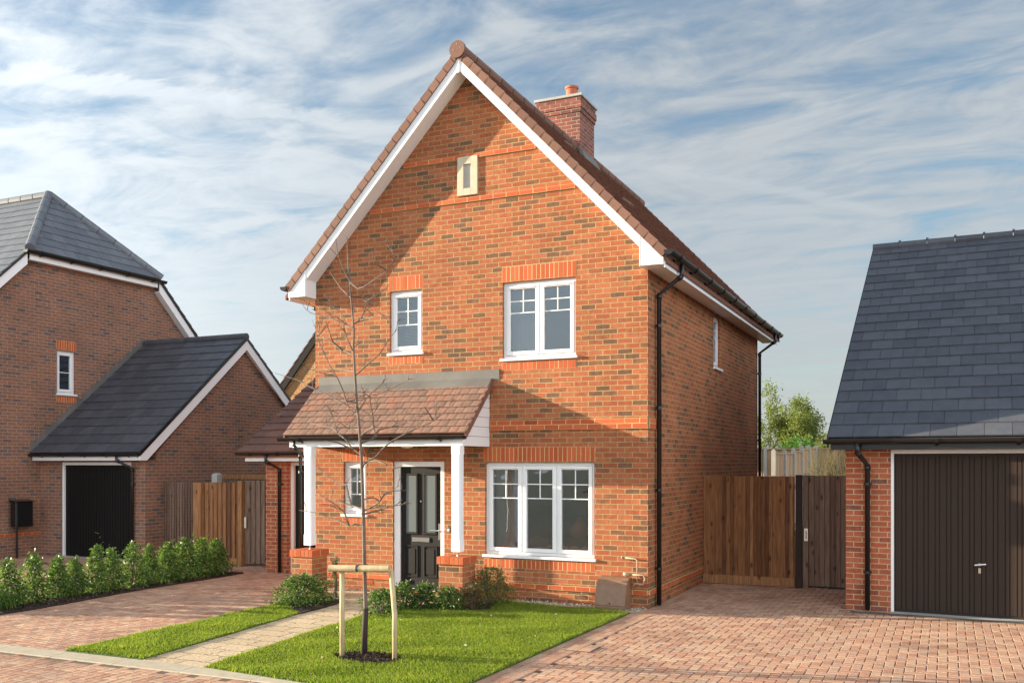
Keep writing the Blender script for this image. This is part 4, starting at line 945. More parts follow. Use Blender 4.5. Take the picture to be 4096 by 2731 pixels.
mb = MB(); board_panel(mb, (-9.05, 2.03), (-8.02, 2.55), .05, 1.74, .1, seed=5); build(mb, 'boards', M['wood_grey'], ng)
mb = MB(); mb.bx(-9.045, -8.985, 1.99, 2.015, .78, 1.0); build(mb, 'latch', M['chrome'], ng)
bk = thing('rear_fence', 'low brown fence showing just above the orange brown panel and narrow gate', 'fence', (-9.5, 4.2, 0))
mb = MB(); board_panel(mb, (-11.6, 4.2), (-8.2, 4.2), 0, 1.82, .11, seed=6); build(mb, 'boards', M['wood_grey'], bk)
mb = MB(); mb.bx(-11.6, -8.2, 4.16, 4.18, 1.72, 1.83); build(mb, 'rail', M['wood_warm'], bk)
o = build(post_mb(-9.85, 4.2 - .15, .12, 0, 1.9), 'fence_post', M['concrete']); tag(o, 'small pale concrete post in the low fence beside the brown tiled garage', 'post')

# rear garden: fence running back in stepped bays
rf = thing('garden_fence', 'stepped brown garden fence with grey concrete posts running back behind the house', 'fence', (-.5, 18, 0))
fx, fy0 = -.55, 12.17; tops = [1.74, 2.4, 2.42, 2.5, 2.6, 2.66]
for i in range(6):
    y0_, y1_ = fy0 + i * 1.83, fy0 + (i + 1) * 1.83
    mb = MB(); board_panel(mb, (fx, y0_ + .06), (fx, y1_ - .06), .0, tops[i] - .05, .11, seed=60 + i); build(mb, 'boards', M['wood_pale'], rf)
    mb = MB(); mb.bx(fx - .03, fx + .05, y0_ + .06, y1_ - .06, tops[i] - .05, tops[i]); mb.bx(fx + .03, fx + .06, y0_ + .06, y1_ - .06, tops[i] - .85, tops[i] - .77); build(mb, 'rail', M['wood_pale'], rf)
    build(post_mb(fx + .02, y1_, .12, 0, max(tops[i], tops[min(i + 1, 5)]) + .09, .05), 'post', M['concrete'], rf)
ff = thing('boundary_fence', 'sunlit pale boarded boundary fence across the far end of the gardens', 'fence', (0, 24.2, 0))
for i in range(8):
    x0_ = -8 + i * 1.83
    mb = MB(); board_panel(mb, (x0_ + .06, 24.2), (x0_ + 1.77, 24.2), .0, 2.62, .11, seed=80 + i); build(mb, 'boards', M['wood_pale'], ff)
    mb = MB(); mb.bx(x0_ + .06, x0_ + 1.77, 24.12, 24.2, 2.62, 2.66); build(mb, 'rail', M['wood_pale'], ff)
    build(post_mb(x0_, 24.18, .12, 0, 2.75, .05), 'post', M['concrete'], ff)
# ------------------------------------------------------------------ vegetation
def leaves(centers, normals, size, aspect=.5, droop=.25):
    """folded diamond leaves: centers (N,3), directions (N,3), size (N,)"""
    N = len(centers); d = normals / np.linalg.norm(normals, axis=1, keepdims=True)
    h = nr.normal(size=(N, 3)); s = np.cross(d, h); s /= np.linalg.norm(s, axis=1, keepdims=True); up = np.cross(s, d)
    L = size[:, None]
    base = centers; tip = centers + d * L - np.array([0, 0, 1]) * L * droop
    mid = centers + d * L * .5 + up * L * .06
    a = mid + s * L * aspect * .5; b_ = mid - s * L * aspect * .5
    return np.stack([base, a, tip, b_], 1)
def blob_points(n, c, rad, prof, hollow=.55):
    """points in the crown volume, denser near its surface; prof(t) = relative radius at height t"""
    t = nr.random(n); w = np.array([prof(x) for x in np.linspace(0, 1, 50)]); cdf = np.cumsum(w); cdf /= cdf[-1]
    t = np.interp(nr.random(n), cdf, np.linspace(0, 1, 50))
    r_ = np.interp(t, np.linspace(0, 1, 50), w); th = nr.random(n) * 2 * np.pi
    q = hollow + (1 - hollow) * nr.random(n); q = np.where(nr.random(n) < .25, nr.random(n), q)
    lump = 1 + .22 * np.sin(3 * th + 9 * t + c[0] * 7) + .15 * np.sin(5 * th - 14 * t + c[1] * 5)
    x = r_ * q * lump * np.cos(th) * rad[0]; y = r_ * q * lump * np.sin(th) * rad[1]
    P = np.stack([c[0] + x, c[1] + y, c[2] + t * rad[2]], 1); D = np.stack([x / rad[0], y / rad[1], .35 + .5 * t + 0 * x], 1)
    return P, D
def shrub(name, label, cat, c, rad, n, ls, mat, prof, group=None, hollow=.5, stems=6, sprigs=0, droop=.25, aspect=.42):
    t = thing(name, label, cat, c, 0, group)
    P, D = blob_points(n, c, rad, prof, hollow)
    D = D + nr.normal(scale=.55, size=D.shape)
    sz = ls * nr.uniform(.6, 1.25, n)
    V = [leaves(P, D, sz, aspect, droop)]
    mb = MB()
    for k in range(sprigs):   # shoots that break the outline
        a = nr.random() * 2 * np.pi; q = nr.uniform(.2, .8); h = nr.uniform(.75, 1.0)
        top = np.array([c[0] + q * rad[0] * .9 * math.cos(a), c[1] + q * rad[1] * .9 * math.sin(a), c[2] + rad[2] * nr.uniform(.85, 1.1)])
        bot = np.array([c[0] + q * rad[0] * .4 * math.cos(a), c[1] + q * rad[1] * .4 * math.sin(a), c[2] + rad[2] * .4])
        mb.tube([bot, top], [.005, .002], 4, cap=False)
        m_ = 16; f = np.linspace(.35, 1, m_)[:, None]; PP = bot + (top - bot) * f
        DD = nr.normal(size=(m_, 3)) + np.array([0, 0, .5]); V.append(leaves(PP, DD, ls * nr.uniform(.7, 1.1, m_), aspect, droop))
    for k in range(stems):
        a = nr.random() * 6.28; e = np.array([c[0] + .5 * rad[0] * math.cos(a), c[1] + .5 * rad[1] * math.sin(a), c[2] + rad[2] * nr.uniform(.5, .85)])
        mb.tube([(c[0] + .03 * math.cos(a), c[1] + .03 * math.sin(a), c[2] - .03), (np.array(c) + e) / 2 + np.array([0, 0, .05]), e], [.009, .006, .003], 5, cap=False)
    fast_mesh('foliage', np.concatenate(V), 4, mat, t)
    build(mb, 'stems', M['bark'], t, fix=False)
    return t
cone = lambda t: max(.05, (min(1, .62 + t * 1.6)) * (1 - max(0, t - .25) / .75) ** .62)
dome = lambda t: max(.08, math.sqrt(max(0, 1 - (t * 1.02 - .22) ** 2 / .65)))
hedge = [(-4.02, .62), (-3.66, .70), (-3.27, .77), (-2.83, .66), (-2.52, .60), (-2.17, .76), (-1.83, .69), (-1.42, .80), (-1.05, .68), (-.62, .71), (-.2, .76), (.2, .72), (.56, .68)]
words = ['shortest half hidden laurel plant at the near end of the hedge row', 'second laurel plant from the near end of the hedge row', 'tall pointed laurel plant third from the near end of the hedge row', 'fourth laurel plant from the near end of the hedge row, broad and low', 'small thin laurel plant, fifth from the near end of the hedge row',
         'tall laurel plant with a pointed top, sixth from the near end of the hedge', 'narrow seventh laurel plant from the near end of the hedge row', 'tallest laurel plant near the middle of the hedge row', 'slim laurel plant just beyond the tallest plant of the hedge row', 'laurel plant at the start of the shaded end of the hedge row', 'bushy shaded laurel plant, third from the far end of the hedge', 'dark shaded laurel plant, second from the far end of the hedge', 'dark bushy laurel plant at the far end of the hedge by the fence']
for (y_, h_), lab in zip(hedge, words):
    w_ = .17 + .05 * (h_ - .6) / .2 + rng.uniform(-.02, .03) + (.07 if y_ > -1 else 0)
    shrub('laurel_plant', lab, 'shrub', (-8.5 + rng.uniform(-.05, .05), y_, .0), (w_, w_, h_), int(1050 * (1.5 if y_ > -1 else 1)), .085, M['leaf_laurel'], cone, 'laurel hedge plants along the left drive', hollow=.35, sprigs=3, droop=.45, aspect=.36)
# strap leaved plant at the near end of the bed
sp_ = thing('strap_leaf_plant', 'low grassy plant with arching strap leaves at the near end of the hedge bed', 'plant', (-8.2, -3.95, 0))
mb = MB()
for k in range(70):
    a = rng.uniform(0, 6.28); l = rng.uniform(.22, .42); hh = rng.uniform(.12, .3); w_ = .008; cx, cy = -8.22 + rng.uniform(-.12, .1), -3.98 + rng.uniform(-.22, .18)
    pts = [(cx + math.cos(a) * l * f, cy + math.sin(a) * l * f, hh * math.sin(min(1, f * 1.25) * 2.3) + .01) for f in (0, .25, .5, .75, 1)]
    px, py = -math.sin(a) * w_, math.cos(a) * w_
    for i in range(4):
        p, q = pts[i], pts[i + 1]; k0 = 1 - i * .2; k1 = 1 - (i + 1) * .22
        mb.poly([(p[0] - px * k0, p[1] - py * k0, p[2]), (p[0] + px * k0, p[1] + py * k0, p[2]), (q[0] + px * k1, q[1] + py * k1, q[2]), (q[0] - px * k1, q[1] - py * k1, q[2])])
build(mb, 'leaves', M['leaf_shrub'], sp_, fix=False)
G_ = 'shrubs planted in the front beds'
shrub('garden_shrub', 'broad leafy green shrub in front of the left porch pier', 'shrub', (-4.72, -1.78, 0), (.36, .46, .44), 2600, .05, M['leaf_shrub'], dome, G_, sprigs=22, aspect=.5)
shrub('garden_shrub', 'small sprawling shrub at the lawn corner beside the path and the tree stake', 'shrub', (-3.2, -2.02, 0), (.24, .3, .34), 900, .05, M['leaf_shrub'], dome, G_, sprigs=14, aspect=.5)
shrub('garden_shrub', 'low light green shrub in front of the left side of the black front door', 'shrub', (-3.2, -1.45, 0), (.22, .24, .36), 800, .055, M['leaf_shrub'], dome, G_, sprigs=12, aspect=.5)
shrub('garden_shrub', 'low light green shrub in front of the right side of the black front door', 'shrub', (-2.92, -1.32, 0), (.2, .22, .36), 800, .055, M['leaf_shrub'], dome, G_, sprigs=12, aspect=.5)
shrub('garden_shrub', 'silvery green shrub at the foot of the right porch pier', 'shrub', (-2.52, -1.34, 0), (.26, .2, .34), 1000, .045, M['leaf_shrub'], dome, G_, sprigs=12, aspect=.5)
shrub('garden_shrub', 'reddish leaved small shrub between the right pier and the rounded bush', 'shrub', (-2.24, -1.14, 0), (.17, .18, .36), 500, .045, M['leaf_red'], dome, G_, sprigs=8, aspect=.5)
shrub('garden_shrub', 'rounded bronze green bush under the left of the ground floor window', 'shrub', (-2.2, -.62, 0), (.36, .28, .56), 3000, .035, M['leaf_olive'], dome, G_, sprigs=14, aspect=.55)
shrub('garden_shrub', 'thin twiggy shoots against the wall between the left pier and the tree stake', 'shrub', (-4.72, -.95, 0), (.1, .1, .6), 120, .05, M['leaf_shrub'], dome, G_, sprigs=6, stems=4, aspect=.5)

# willow behind the gate
wl = thing('bare_willow', 'clump of bare yellow green upright stems behind the grey gate', 'shrub', (1.6, 13.5, 0))
mb = MB()
for k in range(230):
    x0_ = rng.uniform(.55, 2.5); y0_ = 13.5 + rng.uniform(-.4, .4); a = rng.uniform(-.3, .3); h = rng.uniform(2.0, 2.75)
    mb.tube([(x0_, y0_, 0), (x0_ + a * .3, y0_, h * .4), (x0_ + a + rng.uniform(-.15, .15), y0_ + rng.uniform(-.1, .1), h * .75), (x0_ + a * 1.3 + rng.uniform(-.25, .25), y0_, h)], [.007, .0065, .005, .003], 4, cap=False)
build(mb, 'stems', M['stem'], wl, fix=False)

# broadleaf trees beyond the far fence
def branch_tree(name, label, c, H, spread, trunk_r, nleaf, ls, mat, seed, low=.22, cluster=(.3, .8), group='trees beyond the far fence', dens=22):
    r_ = random.Random(seed); t = thing(name, label, 'tree', c, 0, group); mb = MB(); tips = []
    def grow(p, d, L, r0, depth):
        pts = [p]; q = Vector(p); dd = Vector(d)
        for i in range(4):
            dd = (dd + Vector((r_.gauss(0, .16), r_.gauss(0, .16), r_.gauss(.05, .08)))).normalized(); q = q + dd * (L / 4); pts.append(q.copy())
        rad = [r0 * (1 - .5 * i / 4) for i in range(5)]
        mb.tube(pts, rad, 6 if depth < 2 else 4, cap=False)
        if depth >= 2: tips.extend(pts[2:])
        if depth == 4: return
        for k in range(r_.choice((3, 4)) if depth else 9):
            j = r_.choice((2, 3, 4)) if depth else r_.choice((1, 2, 2, 3, 3, 4, 4))
            a = r_.uniform(0, 6.28); tilt = r_.uniform(.4, 1.0) if depth else r_.uniform(.35, .95)
            side = Vector((math.cos(a), math.sin(a), 0))
            nd_ = (dd * math.cos(tilt) + side * math.sin(tilt) + Vector((0, 0, .12))).normalized()
            grow(pts[j], nd_, L * r_.uniform(.5, .72), rad[j] * .6, depth + 1)
    grow(Vector(c), Vector((0, 0, 1)), H * .5, trunk_r, 0)
    tp = np.array([tuple(q) for q in tips]); cc0 = np.array(c); rel = tp - cc0
    kz = H / rel[:, 2].max(); kr = spread / np.percentile(np.hypot(rel[:, 0], rel[:, 1]), 93); kk = np.array([kr, kr, kz]); tp = cc0 + rel * kk
    mb.v = [tuple(cc0 + (np.array(p) - cc0) * kk) for p in mb.v]
    build(mb, 'trunk', M['bark_far'], t, fix=False)
    zmin = c[2] + H * low; tp = tp[tp[:, 2] > zmin]
    k = nr.integers(0, len(tp), nleaf // dens); cc = tp[k]
    P = np.repeat(cc, dens, 0) + nr.normal(scale=.3, size=(len(k) * dens, 3)) * nr.uniform(*cluster, (len(k) * dens, 1))
    D = nr.normal(size=P.shape); V = leaves(P, D, ls * nr.uniform(.6, 1.3, len(P)), .7, .2)
    fast_mesh('crown', V, 4, mat, t)
    return t
def gp(px, dep): # ground point under a photo column at a distance along the view
    a = (px - 2048) / FPX; p = CAM + (vdir + rdir * a) * dep; return (p.x, p.y, 0)
branch_tree('tall_tree', 'tall tree with fresh yellow green leaves partly behind the house corner', gp(3052, 62), 7.5, 1.75, .2, 6500, .13, M['leaf_spring'], 3)
branch_tree('tall_tree', 'round topped spring tree beside the edge of the large slate roof', gp(3252, 60), 6.4, 1.8, .17, 7500, .13, M['leaf_spring'], 12, low=.3)
branch_tree('tall_tree', 'lower bright tree between the two taller trees above the far fence', gp(3160, 66), 6.2, 1.5, .13, 3800, .13, M['leaf_spring'], 21)
branch_tree('tall_tree', 'dark green bushy tree low behind the far fence and stepped posts', gp(3195, 54), 3.6, 1.5, .12, 7000, .13, M['leaf_mid'], 30, low=.1)
branch_tree('tall_tree', 'small pale tree touching the lower corner of the large slate roof', gp(3318, 58), 3.9, .8, .1, 2600, .13, M['leaf_spring'], 44, low=.1)

# ------------------------------------------------------------------ young tree and its stake
ZF = 4096 / 2352
def on_plane(px, py, yy):
    a = (px - 2048) / FPX; b_ = -(py - HZ) / FPX; d = vdir + rdir * a; t = (yy - CAM.y) / d.y
    return Vector((CAM.x + t * d.x, yy, CAM.z + t * b_))
T1 = lambda x, y: (1100 + x / 1.96, 900 + y / 1.96)
T2 = lambda x, y: (1100 + x / 2.24, 1600 + y / 2.24)
yt = thing('young_tree', 'bare young street tree tied to a low timber frame on the lawn', 'tree', (-1.82, -4.5, 0))
TY = -4.5
tr = [(-1.823, TY, -.02), (-1.80, TY, .5)] + [tuple(on_plane(*T2(*q), TY)) for q in ((800, 1460), (795, 1130), (790, 980), (780, 650), (770, 450), (755, 250), (742, 100))] + [tuple(on_plane(*T1(*q), TY)) for q in ((640, 1400), (632, 1250), (622, 1100), (615, 950), (620, 830), (608, 700), (595, 560), (588, 440), (575, 330), (567, 150), (563, 90))]
n = len(tr); zz = [p[2] for p in tr]
mb = MB(); mb.tube(tr, [max(.004, .0215 * (1 - z / 4.75) ** .75 + .003) for z in [max(0, q) for q in zz]], 8); build(mb, 'trunk', M['bark'], yt, smooth=True)
mb = MB(); mb.tube([(-1.823, TY, -.01), (-1.812, TY, .3), (-1.800, TY, .53)], [.036, .033, .029], 12); build(mb, 'trunk_guard', M['tar'], yt, smooth=True)
B2 = [[(795, 1130), (720, 1110), (665, 1122), (560, 1075), (430, 1035), (350, 1005), (215, 985)], [(665, 1122), (620, 1000), (540, 930), (450, 880)], [(795, 985), (740, 960), (680, 940), (550, 905), (440, 875), (360, 850)], [(805, 985), (900, 940), (940, 905), (985, 830), (1060, 805), (1110, 765)],
      [(800, 1020), (930, 985), (1030, 950), (1140, 935), (1230, 880)], [(785, 590), (820, 550), (900, 510), (960, 440), (1040, 370), (1170, 300), (1420, 185), (1480, 140), (1570, 60)], [(775, 490), (700, 440), (620, 340), (560, 300), (520, 160), (500, 90), (420, 0)], [(700, 440), (560, 380), (450, 360)],
      [(765, 320), (850, 260), (885, 240), (880, 150), (855, 30), (850, -60)], [(752, 262), (660, 262), (668, 215), (720, 140)], [(768, 385), (870, 350), (930, 265), (1040, 240), (1150, 175), (1190, 70)], [(820, 550), (920, 545), (1050, 605), (1120, 600)], [(680, 940), (640, 760), (560, 740), (480, 690), (420, 640)],
      [(1420, 185), (1380, 120), (1340, 60)], [(940, 905), (880, 870), (800, 890)], [(620, 340), (520, 250), (390, 220), (310, 205)]]
B1 = [[(648, 1470), (600, 1435), (480, 1370), (370, 1310), (270, 1265), (180, 1215), (0, 1160)], [(640, 1390), (560, 1385), (530, 1290), (490, 1200), (430, 1100), (350, 930), (330, 860)], [(618, 1020), (530, 980), (400, 890), (330, 840), (290, 740)], [(620, 820), (605, 805), (540, 780), (440, 730), (280, 690), (240, 660), (190, 580)],
      [(628, 1180), (740, 1080), (820, 1010), (890, 900), (955, 820)], [(618, 775), (670, 745), (700, 680), (720, 600), (690, 590)], [(590, 450), (650, 500), (700, 485), (780, 430), (870, 370), (930, 280), (985, 200)], [(588, 440), (530, 330), (490, 210), (475, 100)], [(608, 700), (540, 720), (500, 670), (400, 600)], [(670, 745), (800, 710), (900, 690)],
      [(625, 1150), (540, 1135), (450, 1130), (340, 1145), (260, 1150)], [(650, 1330), (800, 1330), (980, 1245), (1110, 1180)], [(616, 1000), (560, 880), (540, 800), (540, 740)], [(655, 1450), (720, 1350), (760, 1310), (860, 1220)], [(595, 570), (520, 500), (430, 370)], [(600, 560), (690, 570), (760, 630)], [(530, 980), (450, 910), (400, 760)],
      [(560, 1385), (640, 1365), (700, 1310)], [(720, 600), (800, 550), (900, 470)], [(870, 350), (780, 300), (760, 210)]]
mb = MB(); r_ = random.Random(5)
def twig(p, d, L, rad, depth=0):
    pts = [p]; q = Vector(p); dd = Vector(d).normalized()
    for i in range(3):
        dd = (dd + Vector((r_.gauss(0, .22), r_.gauss(0, .22), r_.gauss(.08, .2)))).normalized(); q = q + dd * L / 3; pts.append(q.copy())
    mb.tube(pts, [rad, rad * .8, rad * .6, rad * .4], 4, cap=False)
    if depth < 1:
        for k in range(2): twig(pts[r_.choice((1, 2))], dd + Vector((r_.gauss(0, .7), r_.gauss(0, .7), r_.gauss(.2, .5))), L * .5, rad * .7, depth + 1)
    mb.tube([pts[-1], pts[-1] + dd * .016], [.0035, .0012], 4)
for conv, BB in ((T2, B2), (T1, B1)):
    for br_ in BB:
        yo = r_.uniform(-.45, .45); m_ = len(br_)
        pts = [on_plane(*conv(*q), TY + yo * (i / (m_ - 1)) ** 1.0) for i, q in enumerate(br_)]
        r0 = .0075 + .003 * min(m_, 7) / 7 + (.0015 if conv is T2 else 0)
        mb.tube(pts, [r0 * (1 - .72 * i / (m_ - 1)) for i in range(m_)], 5, cap=False)
        for i in range(1, m_):
            d = (pts[i] - pts[i - 1]).normalized()
            if r_.random() < .7: twig(pts[i - 1].lerp(pts[i], r_.random()), d + Vector((r_.gauss(0, .8), r_.gauss(0, .8), r_.gauss(.2, .6))), r_.uniform(.08, .24), .005)
build(mb, 'branches', M['bark'], yt, smooth=False, fix=False)
st = thing('tree_stake', 'low peeled timber frame of two posts and a crossbar holding the young tree', 'tree stake', (-1.7, -4.6, 0))
for x_, y_ in ((-2.0, -4.65), (-1.39, -4.57)):
    mb = MB(); mb.tube([(x_, y_, -.05), (x_, y_, .5), (x_ + (.0 if x_ < -1.6 else -.045), y_ + .0, .96)], .027, 12); build(mb, 'post', M['stakewood'], st, smooth=True)
mb = MB(); mb.tube([(-2.13, -4.70, .965), (-1.42, -4.63, .985)], .036, 12); build(mb, 'crossbar', M['stakewood'], st, smooth=False)
mb = MB(); mb.tube([(-1.80, -4.667, .976), (-1.775, -4.665, .977)], .0385, 14); mb.tube([(-1.79, -4.63, 1.0), (-1.79, -4.47, .99)], .006, 6); build(mb, 'tie', M['tyre'], st)

# ================================================================== GROUND
mb = MB(); mb.poly([(-400, -400, -.06), (400, -400, -.06), (400, 500, -.06), (-400, 500, -.06)]); kind(build(mb, 'ground', M['ground']), 'structure', 'dull green brown land beyond the houses')
def slab(name, poly, z0, z1, mat, k='structure', label=None):
    mb = MB(); mb.prism([(x, y, z0) for x, y in poly], (0, 0, z1 - z0)); o = build(mb, name, mat); kind(o, k, label); return o
slab('road_bed', [(-30, -14), (14, -14), (14, 12), (-30, 12)], -.05, -.0075, M['joint'], label='dark jointing bed under the block paving')
# garden behind
slab('garden', [(-12, 8.7), (9, 8.7), (9, 24.1), (-12, 24.1)], -.0065, .0, M['turf'], label='rough garden ground behind the house')
MAIN = [(-2.985, -5.66), (-.21, -5.9), (-.17, -3.2), (-.11, -.5), (-.5, -.44), (-2.2, -.28), (-2.0, -1.1), (-2.3, -1.42), (-2.9, -1.42), (-3.3, -1.5), (-3.32, -1.75), (-3.05, -2.1), (-3.34, -2.35), (-3.15, -4.2)]
STRIP = [(-5.02, -5.62), (-3.86, -5.62), (-3.97, -4.66), (-4.24, -2.5), (-4.75, -2.05), (-5.08, -1.75)]
def inside(P, poly):
    x, y = P[:, 0], P[:, 1]; r_ = np.zeros(len(P), bool); n = len(poly)
    for i in range(n):
        x0, y0 = poly[i]; x1, y1 = poly[(i + 1) % n]
        c_ = ((y0 > y) != (y1 > y)); r_ ^= c_ & (x < (x1 - x0) * (y - y0) / (y1 - y0 + 1e-12) + x0)
    return r_
slab('lawn', MAIN, -.05, .018, M['turf'], label='main front lawn beside the paved drive')
slab('lawn', STRIP, -.05, .018, M['turf'], label='narrow lawn strip between the drive and the path')
PATH = [(-3.0, -5.66), (-3.15, -4.2), (-3.34, -2.35), (-3.0, -1.2), (-3.0, -.02), (-5.75, -.02), (-5.75, -1.15), (-4.5, -1.4), (-4.24, -2.5), (-3.97, -4.66), (-3.86, -5.62)]
slab('path', PATH, -.05, .008, M['path'], label='buff riven path from the kerb to the front door')
slab('planting_bed', [(-5.1, -1.72), (-4.75, -2.1), (-4.22, -2.46), (-4.28, -1.55), (-4.43, -1.15), (-5.2, -1.12)], -.05, .03, M['soil'], label='mulch bed at the left porch pier')
slab('planting_bed', [(-3.32, -2.36), (-3.06, -2.1), (-3.33, -1.74), (-3.3, -1.5), (-2.9, -1.42), (-2.3, -1.42), (-2.0, -1.1), (-2.15, -.3), (-2.3, -.02), (-2.42, -.66), (-2.85, -1.1), (-3.15, -1.15), (-3.38, -2.0)], -.05, .024, M['soil'], label='mulch bed between the lawn and the front wall')
slab('planting_bed', [(-7.96, -4.3), (-7.95, -3.6), (-8.19, -1.45), (-8.2, .4), (-8.22, 1.03), (-8.64, .9), (-8.86, .6), (-8.84, -3.1), (-8.8, -4.6), (-8.2, -4.7)], -.05, .022, M['soil'], label='long mulch bed of the laurel hedge')
slab('gravel_margin', [(-2.2, -.3), (-.5, -.46), (-.11, -.52), (.0, -.3), (.0, -.0), (-2.3, -.0)], -.05, .004, M['gravel'], label='shingle margin along the foot of the front wall')
mb = MB(); c_ = (-1.72, -4.6)
mb.prism([(c_[0] + (.42 + .03 * math.sin(5 * a)) * math.cos(a), c_[1] + (.26 + .03 * math.cos(4 * a)) * math.sin(a), -.02) for a in [k * 2 * math.pi / 26 for k in range(26)]], (0, 0, .046)); kind(build(mb, 'planting_pit', M['soil']), 'structure', 'bare earth ring around the young tree')
# loose chips on beds
def chips(name, n, poly, z, size, mat, label):
    x = np.array(poly); lo, hi = x.min(0), x.max(0); P = lo + (hi - lo) * nr.random((n * 4, 2)); P = P[inside(P, poly)][:n]; N = len(P)
    c_ = np.stack([P[:, 0], P[:, 1], z + nr.random(N) * size * .5], 1); V = leaves(c_, nr.normal(size=(N, 3)) * np.array([1, 1, .35]), size * nr.uniform(.6, 1.5, N), .6, .1)
    o = fast_mesh(name, V, 4, mat); kind(o, 'stuff', label)
M['chip'] = island_mat('bark_chip', [(0, (.02, .013, .01)), (.7, (.05, .03, .02)), (1, (.13, .08, .05))], .9)
chips('bark_chips', 3500, [(-7.96, -4.3), (-7.95, -3.6), (-8.19, -1.45), (-8.2, .4), (-8.22, 1.03), (-8.64, .9), (-8.86, .6), (-8.84, -3.1), (-8.8, -4.6), (-8.2, -4.7)], .022, .035, M['chip'], 'bark chips on the laurel bed')
chips('bark_chips', 1200, [(-3.32, -2.36), (-3.06, -2.1), (-3.33, -1.74), (-3.3, -1.5), (-2.9, -1.42), (-2.3, -1.42), (-2.0, -1.1), (-2.15, -.3), (-2.3, -.02), (-2.42, -.66), (-2.85, -1.1), (-3.15, -1.15), (-3.38, -2.0)], .024, .03, M['chip'], 'bark chips on the bed by the lawn')
chips('bark_chips', 800, [(c_[0] + .42 * math.cos(k), c_[1] + .26 * math.sin(k)) for k in [j * .3 for j in range(21)]], .026, .03, M['chip'], 'bark chips around the young tree')
chips('bark_chips', 700, [(-5.1, -1.72), (-4.75, -2.1), (-4.22, -2.46), (-4.28, -1.55), (-4.43, -1.15), (-5.2, -1.12)], .03, .03, M['chip'], 'bark chips by the left pier')
chips('shingle', 2600, [(-2.2, -.3), (-.5, -.46), (-.11, -.52), (.0, -.3), (.0, -.0), (-2.3, -.0)], .006, .028, M['gravel'], 'loose shingle along the wall')
chips('shingle', 500, [(-5.75, -.02), (-5.75, -.16), (-4.3, -.16), (-4.3, -.02)], .012, .022, M['gravel'], 'loose shingle by the air brick')
chips('fallen_petals', 26, MAIN, .042, .028, M['petal'], 'small fallen petals and leaves on the lawn')
chips('fallen_petals', 12, STRIP, .042, .028, M['petal'], 'small fallen petals and leaves on the lawn strip')
# grass blades
def blades(poly, dens, label, seed):
    x = np.array(poly); lo, hi = x.min(0), x.max(0); n = int(dens * (hi - lo).prod()); P = lo + (hi - lo) * nr.random((n, 2)); P = P[inside(P, poly)]
    d2 = (P[:, 0] - c_[0]) ** 2 / .40 ** 2 + (P[:, 1] - c_[1]) ** 2 / .24 ** 2; P = P[d2 > 1]
    N = len(P); a = nr.random(N) * 6.283; h = .028 * nr.uniform(.5, 1.4, N) * (1 + .25 * np.sin(P[:, 0] * 5 + 2 * np.sin(P[:, 1] * 4))); w = .0062 * nr.uniform(.7, 1.3, N); lean = nr.normal(scale=.018, size=(N, 2))
    b0 = np.stack([P[:, 0] - w * np.cos(a), P[:, 1] - w * np.sin(a), np.full(N, .012)], 1); b1 = np.stack([P[:, 0] + w * np.cos(a), P[:, 1] + w * np.sin(a), np.full(N, .012)], 1)
    tp = np.stack([P[:, 0] + lean[:, 0], P[:, 1] + lean[:, 1], .015 + h], 1)
    o = fast_mesh('grass', np.stack([b0, b1, tp], 1), 3, M['grass']); kind(o, 'stuff', label)
blades(MAIN, 11000, 'short green grass of the main lawn', 1); blades(STRIP, 10000, 'short green grass of the lawn strip', 2)

